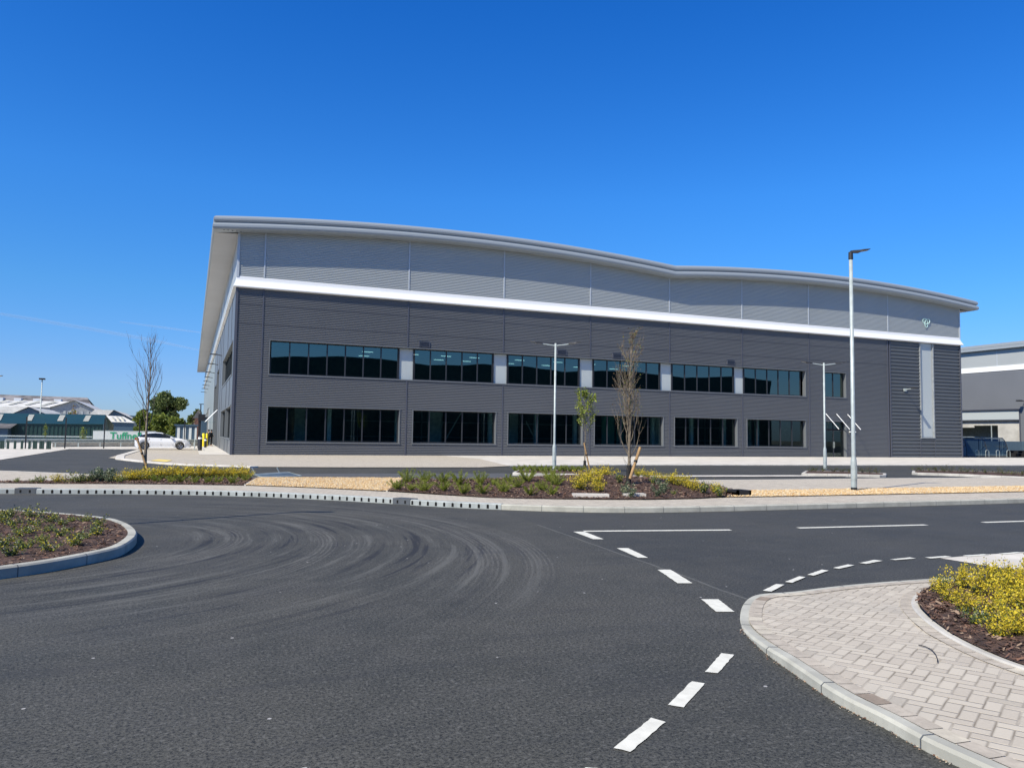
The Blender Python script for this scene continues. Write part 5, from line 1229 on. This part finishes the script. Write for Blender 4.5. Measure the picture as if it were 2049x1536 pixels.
Y = 180; a = FY(254, 834, Y); b_ = FY(276, 834, Y); t = thing('brick_building', 'dark brick building with flat roof left of the trees', 'building', (a.x, Y, 0)); mb = MB(); mb.box(a.x, b_.x, Y, Y+10, 0, a.z); mb.build('wall', M['brick'], t); mb = MB(); mb.box(a.x-.2, b_.x+.2, Y-.2, Y+10, a.z, a.z+.3); mb.build('roof', M['navy'], t)
# green shed
Y = 112; t = thing('green_shed', 'long dark green sheet-metal shed with three pale roof lights', 'shed', (FY(100, 860, Y).x, Y, 0), 'old sheds beyond the estate')
e0 = FY(-150, 846, Y); e1 = FY(208, 848.5, Y); r0 = FY(-150, 823.5, Y+7); r1 = FY(211, 829.5, Y+7)
mb = MB(); mb.quad(e0, e1, r1, r0)
far1 = Vector((e1.x, Y+14, e1.z)); mb.quad(r0, r1, far1, Vector((e0.x, Y+14, e0.z))); mb.build('roof', M['green'], t)
mb = MB(); mb.quad((e0.x, Y+.2, 0), (e1.x-.1, Y+.2, 0), (e1.x-.1, Y+.2, e1.z), (e0.x, Y+.2, e0.z)); mb.poly([(e1.x-.1, Y+.2, 0), (e1.x-.1, Y+14, 0), tuple(far1), tuple(r1-Vector((0, 0, .03))), tuple(e1)])
mb.build('wall', M['green'], t); ribsheet('wall_ribs', M['green'], t, FY(-60, 860, Y).x, e1.x-.3, Y+.2, .1, min(e0.z, e1.z)-.1, .45)
for px in (-2, 60, 122, 174):
    f = lambda a, v: FY(a, 0, Y+7*v); k0, k1 = .25, .85
    def on(px_, v):
        x_e = FY(px_, 848, Y).x; q = e0.lerp(e1, (x_e-e0.x)/(e1.x-e0.x)); w_ = r0.lerp(r1, (FY(px_, 830, Y+7).x-r0.x)/(r1.x-r0.x)); return q.lerp(w_, v)+Vector((0, 0, .05))
    mb = MB(); mb.quad(on(px-8, k0), on(px+3, k0), on(px+9, k1), on(px-2, k1)); mb.build('roof_light', M['skylt'], t)
a = FY(-40, 850, Y-1.5); b_ = FY(18, 850, Y-1.5); mb = MB(); mb.box(a.x, b_.x, Y-2, Y+.1, 0, a.z-.3); mb.build('annexe', M['navy'], t); mb = MB(); mb.quad((a.x, Y-2.3, a.z-.35), (b_.x+.3, Y-2.3, a.z-.35), (b_.x+.6, Y+.1, a.z+.25), (a.x, Y+.1, a.z+.25)); mb.build('annexe_roof', M['asb'], t)
mb = MB(); mb.box(FY(0, 860, 104).x-12, FY(185, 860, 104).x, 104, 104.15, 0, .55); tag(mb.build('yard_wall', M['navy']), 'low dark wall at the foot of the green shed', 'wall')
mb = MB(); mb.box(FY(0, 860, 103).x-12, FY(185, 860, 103).x, 103, 103.1, .72, .86); tag(mb.build('yard_rail', M['galv']), 'pale horizontal rail in front of the green shed', 'rail')
# ribbed store right of the trees
Y = 118; a = FY(352, 851.5, Y); b_ = FY(394, 851.5, Y); t = thing('ribbed_store', 'small grey ribbed metal store right of the trees', 'shed', (a.x, Y, 0)); mb = MB(); mb.box(a.x, b_.x, Y, Y+6, 0, a.z); mb.build('wall', M['navy'], t); mb = MB(); mb.box(a.x-.2, b_.x+.2, Y-.2, Y+6, a.z, a.z+.2); mb.build('roof', M['navy'], t); ribsheet('wall_ribs', M['trailer'], t, a.x+.2, b_.x, Y, .1, a.z-.2, .75)
a = FY(390, 825, 150); b_ = FY(404, 825, 150); t = thing('brick_house', 'brick house end behind the trees at the warehouse corner', 'house', (a.x, 150, 0)); mb = MB(); mb.box(a.x, b_.x, 150, 156, 0, a.z-1); mb.build('wall', M['brick'], t); mb = MB(); mb.prismY([(a.x-.3, a.z-1), ((a.x+b_.x)/2, a.z+.6), (b_.x+.3, a.z-1)], 149.8, 156.2); mb.build('roof', M['asb'], t)
TL = [leafmat('tree_leaf_a', (.12, .165, .055), .25), leafmat('tree_leaf_b', (.18, .22, .075), .25), leafmat('tree_leaf_c', (.075, .11, .042), .2)]
TL2 = [leafmat('bush_leaf_a', (.17, .22, .04), .3), leafmat('bush_leaf_b', (.25, .28, .055), .3), leafmat('bush_leaf_c', (.09, .13, .03), .25)]
def bigtree(label, px, pb_, pt, wpx, Y, seed, n, mats, ls=.4, trunk=True, low=False, name='tree'):
    rnd = random.Random(seed); b_ = FY(px, pb_, Y); b_.z = 0; top_ = FY(px, pt, Y).z; wd = abs(FY(px+wpx/2, pt, Y).x-FY(px-wpx/2, pt, Y).x)/2
    t = thing(name, label, 'tree', tuple(b_), 'trees beyond the car park'); zc0 = 0 if low else top_*.30
    blobs = []
    for i in range(16 if not low else 11):
        a = rnd.uniform(0, 6.28); r = rnd.random()**.5*.72; zz = rnd.uniform(.12, .82); k = math.sin(math.pi*min(1, zz*.9+.12))**.6
        blobs.append((Vector((b_.x+math.cos(a)*r*wd*k, Y+math.sin(a)*r*wd*k, zc0+(top_-zc0)*zz)), wd*rnd.uniform(.24, .40), (top_-zc0)*rnd.uniform(.13, .2)))
    mb = MB(); mb.tube([b_, b_+Vector((.1, 0, top_*.35)), b_+Vector((-.1, 0, top_*.7))], [wd*.07, wd*.05, wd*.02], 8)
    for c_, rr, rz_2 in blobs[:9]: mb.tube([b_+Vector((0, 0, top_*.3)), b_.lerp(c_, .55)+Vector((0, 0, top_*.16)), c_], [wd*.03, wd*.018, wd*.006], 5)
    mb.build('trunk', M['barkd'], t); lf = MB()
    for i in range(n):
        c_, rr, rz_2 = rnd.choice(blobs); v = Vector((rnd.gauss(0, 1), rnd.gauss(0, 1), rnd.gauss(0, 1))).normalized()*(rnd.random()**.35)
        p_ = c_+Vector((v.x*rr, v.y*rr, v.z*rz_2*1.1))
        if p_.z < .05: continue
        leafq(lf, p_, ls*rnd.uniform(.6, 1.3), rnd, 3, .8)
    lf.build('crown', mats, t); return t
bigtree('big round dark green tree behind the bushes and the white car', 334, 866, 784, 92, 150, 4, 12000, TL, .42)
bigtree('yellow-green bushy tree to the left of the big tree', 290, 870, 818, 64, 128, 6, 6500, TL2, .36, low=True)
bigtree('bushy green tree below the big tree, in the middle', 322, 870, 825, 60, 126, 7, 6000, TL2, .36, low=True)
bigtree('light green bushy tree right of the middle bush', 357, 871, 829, 56, 124, 8, 5500, TL2, .34, low=True)
bigtree('dark green tree next to the warehouse corner', 386, 866, 815, 50, 156, 9, 5000, TL, .40, low=True)
bigtree('small bare-looking tree over the green shed roof', 145, 850, 811, 30, 150, 10, 500, [L['br'], L['y3'], L['br']], .3)
bigtree('thin sapling against the green shed, left one', 90, 878, 843, 10, 100, 14, 160, TL2, .12)
bigtree('thin sapling against the green shed, right one', 165, 877, 848, 18, 100, 15, 320, TL2, .12, low=True)

# ---------------------------------------------------------------- cycle shelter and fence by the second warehouse
Yc = 62.5
fx = lambda p_: FY(p_, 900, Yc).x
t = thing('cycle_shelter', 'cycle shelter with curved blue plastic roof and dark hoops', 'shelter', (fx(1960), Yc, .03))
def arch(x, y0=Yc, dep=2.4, h=2.1):
    return [Vector((x, y0+dep*.5, .03))]+[Vector((x, y0-dep*.25+dep*.75*math.sin(a)-dep*.0, .35+(h-.35)*math.sin(a))) for a in [0]]
hx = [fx(1918), fx(1958), fx(2000)]
def hoop(x):      # quarter arch leaning towards the viewer
    return [Vector((x, Yc-1.0, .03))]+[Vector((x+.0+1.15*(1-math.cos(a)), Yc-1.0+1.6*(1-math.cos(a)), .35+1.85*math.sin(a))) for a in [i*math.pi/2/8 for i in range(9)]]+[Vector((x+1.9, Yc+1.2, 2.22))]
for x in hx:
    mb = MB(); h_ = hoop(x); mb.tube(h_, .04, 6); mb.tube([h_[-1]-Vector((.5, .2, 0)), Vector((x+1.4, Yc+1.0, .03))], .04, 6); mb.tube([h_[4], Vector((x+1.4, Yc+1.0, .5))], .025, 6); mb.build('hoop', M['black'], t)
mb = MB()
for x, x2 in zip(hx, hx[1:]):
    A, Z = hoop(x), hoop(x2)
    for k in range(1, len(A)-1): mb.quad(A[k], Z[k], Z[k+1], A[k+1])
mb.build('roof_sheet', M['shelter'], t, smooth=True)
mb = MB(); mb.tube([hoop(hx[0])[-1]-Vector((5, 0, 0)), hoop(hx[-1])[-1]+Vector((.4, 0, 0))], .03, 6); mb.build('ridge_bar', M['galv'], t)
for i, p_ in enumerate((1929, 1949, 1970, 1991)):
    x = fx(p_); y = Yc-1.6; mb = MB(); w = .27; mb.tube([(x-w, y, .03), (x-w, y, .62)]+[(x-w+.27*(1-math.cos(a)), y, .62+.2*math.sin(a)) for a in [k*math.pi/6 for k in range(1, 6)]]+[(x+w, y, .62), (x+w, y, .03)], .027, 8)
    tag(mb.build('cycle_stand', M['galv']), 'galvanised hoop cycle stand, %s from the warehouse corner' % ORD[i], 'cycle stand', 'cycle stands by the shelter')
t = thing('bench', 'dark picnic bench beside the cycle shelter', 'bench', (fx(2032), Yc, .03)); x = fx(2022); mb = MB(); mb.box(x, x+2.0, Yc-.3, Yc+.3, .72, .78); mb.build('top', M['black'], t)
for s in (-.7, .6): mb = MB(); mb.box(x-.1, x+2.1, Yc+s-.12, Yc+s+.12, .42, .47); mb.build('seat', M['black'], t)
for s in (.2, 1.7): mb = MB(); mb.box(x+s, x+s+.1, Yc-.7, Yc+.6, .03, .72); mb.build('leg', M['black'], t)
t = thing('screen_fence', 'long blue-grey solid fence between the two warehouses', 'fence', (100, 70, 0)); mb = MB(); mb.box(XR+.1, 109, 69.0, 69.1, 0, 1.85); mb.build('boards', M['bluefence'], t); mb = MB()
for k in range(9): mb.box(XR+2+k*3.9, XR+2.1+k*3.9, 68.92, 69, 0, 1.9)
mb.build('posts', M['bluefence'], t)
# thin old vapour trails high over the sheds
vm = bpy.data.materials.new('vapour'); vm.use_nodes = True; vt = vm.node_tree; vt.nodes.remove(vt.nodes['Principled BSDF'])
a = vt.nodes.new('ShaderNodeBsdfTransparent'); b_ = vt.nodes.new('ShaderNodeBsdfDiffuse'); b_.inputs[0].default_value = (.9, .9, .9, 1); mx = vt.nodes.new('ShaderNodeMixShader'); mx.inputs[0].default_value = .035
vt.links.new(a.outputs[0], mx.inputs[1]); vt.links.new(b_.outputs[0], mx.inputs[2]); vt.links.new(mx.outputs[0], vt.nodes['Material Output'].inputs[0])
for path_, r_ in ((((-60, 617), (60, 637), (190, 659), (300, 679), (400, 700)), 1.0), (((240, 643), (330, 655), (420, 667)), .7)):
    mb = MB(); pts = [ray(*q).normalized()*3800 for q in path_]
    for k in (9, 6, 3.5): mb.tube(pts, [k*r_*.5]+[k*r_]*(len(pts)-2)+[k*r_*.4], 8, False)
    o = mb.build('vapour_trail', vm); o['kind'] = 'stuff'
# grit and leaf litter swept against the near kerb
rnd = random.Random(9); mb = MB()
for i in range(900):
    k = rnd.randrange(len(RS)-1); p = RS[k].lerp(RS[k+1], rnd.random())
    if not 2.5 < p.y < 5.6 or p.x > 5: continue
    t_ = (RS[k+1]-RS[k]).normalized(); n_ = Vector((-t_.y, t_.x)); p = p+n_*abs(rnd.gauss(.0, .022)); s_ = rnd.uniform(.002, .006); mb.cm = rnd.randrange(3)
    a = rnd.uniform(0, 6.28); d = Vector((math.cos(a), math.sin(a)))*s_; w_ = Vector((-d.y, d.x))*.7
    mb.quad((*(p-d-w_), .004), (*(p+d-w_), .004), (*(p+d+w_), .004+s_), (*(p-d+w_), .004+s_))
o = mb.build('kerb_grit', [bk[0], bk[3], gvm[3]]); o['kind'] = 'stuff'
#@@NEXT
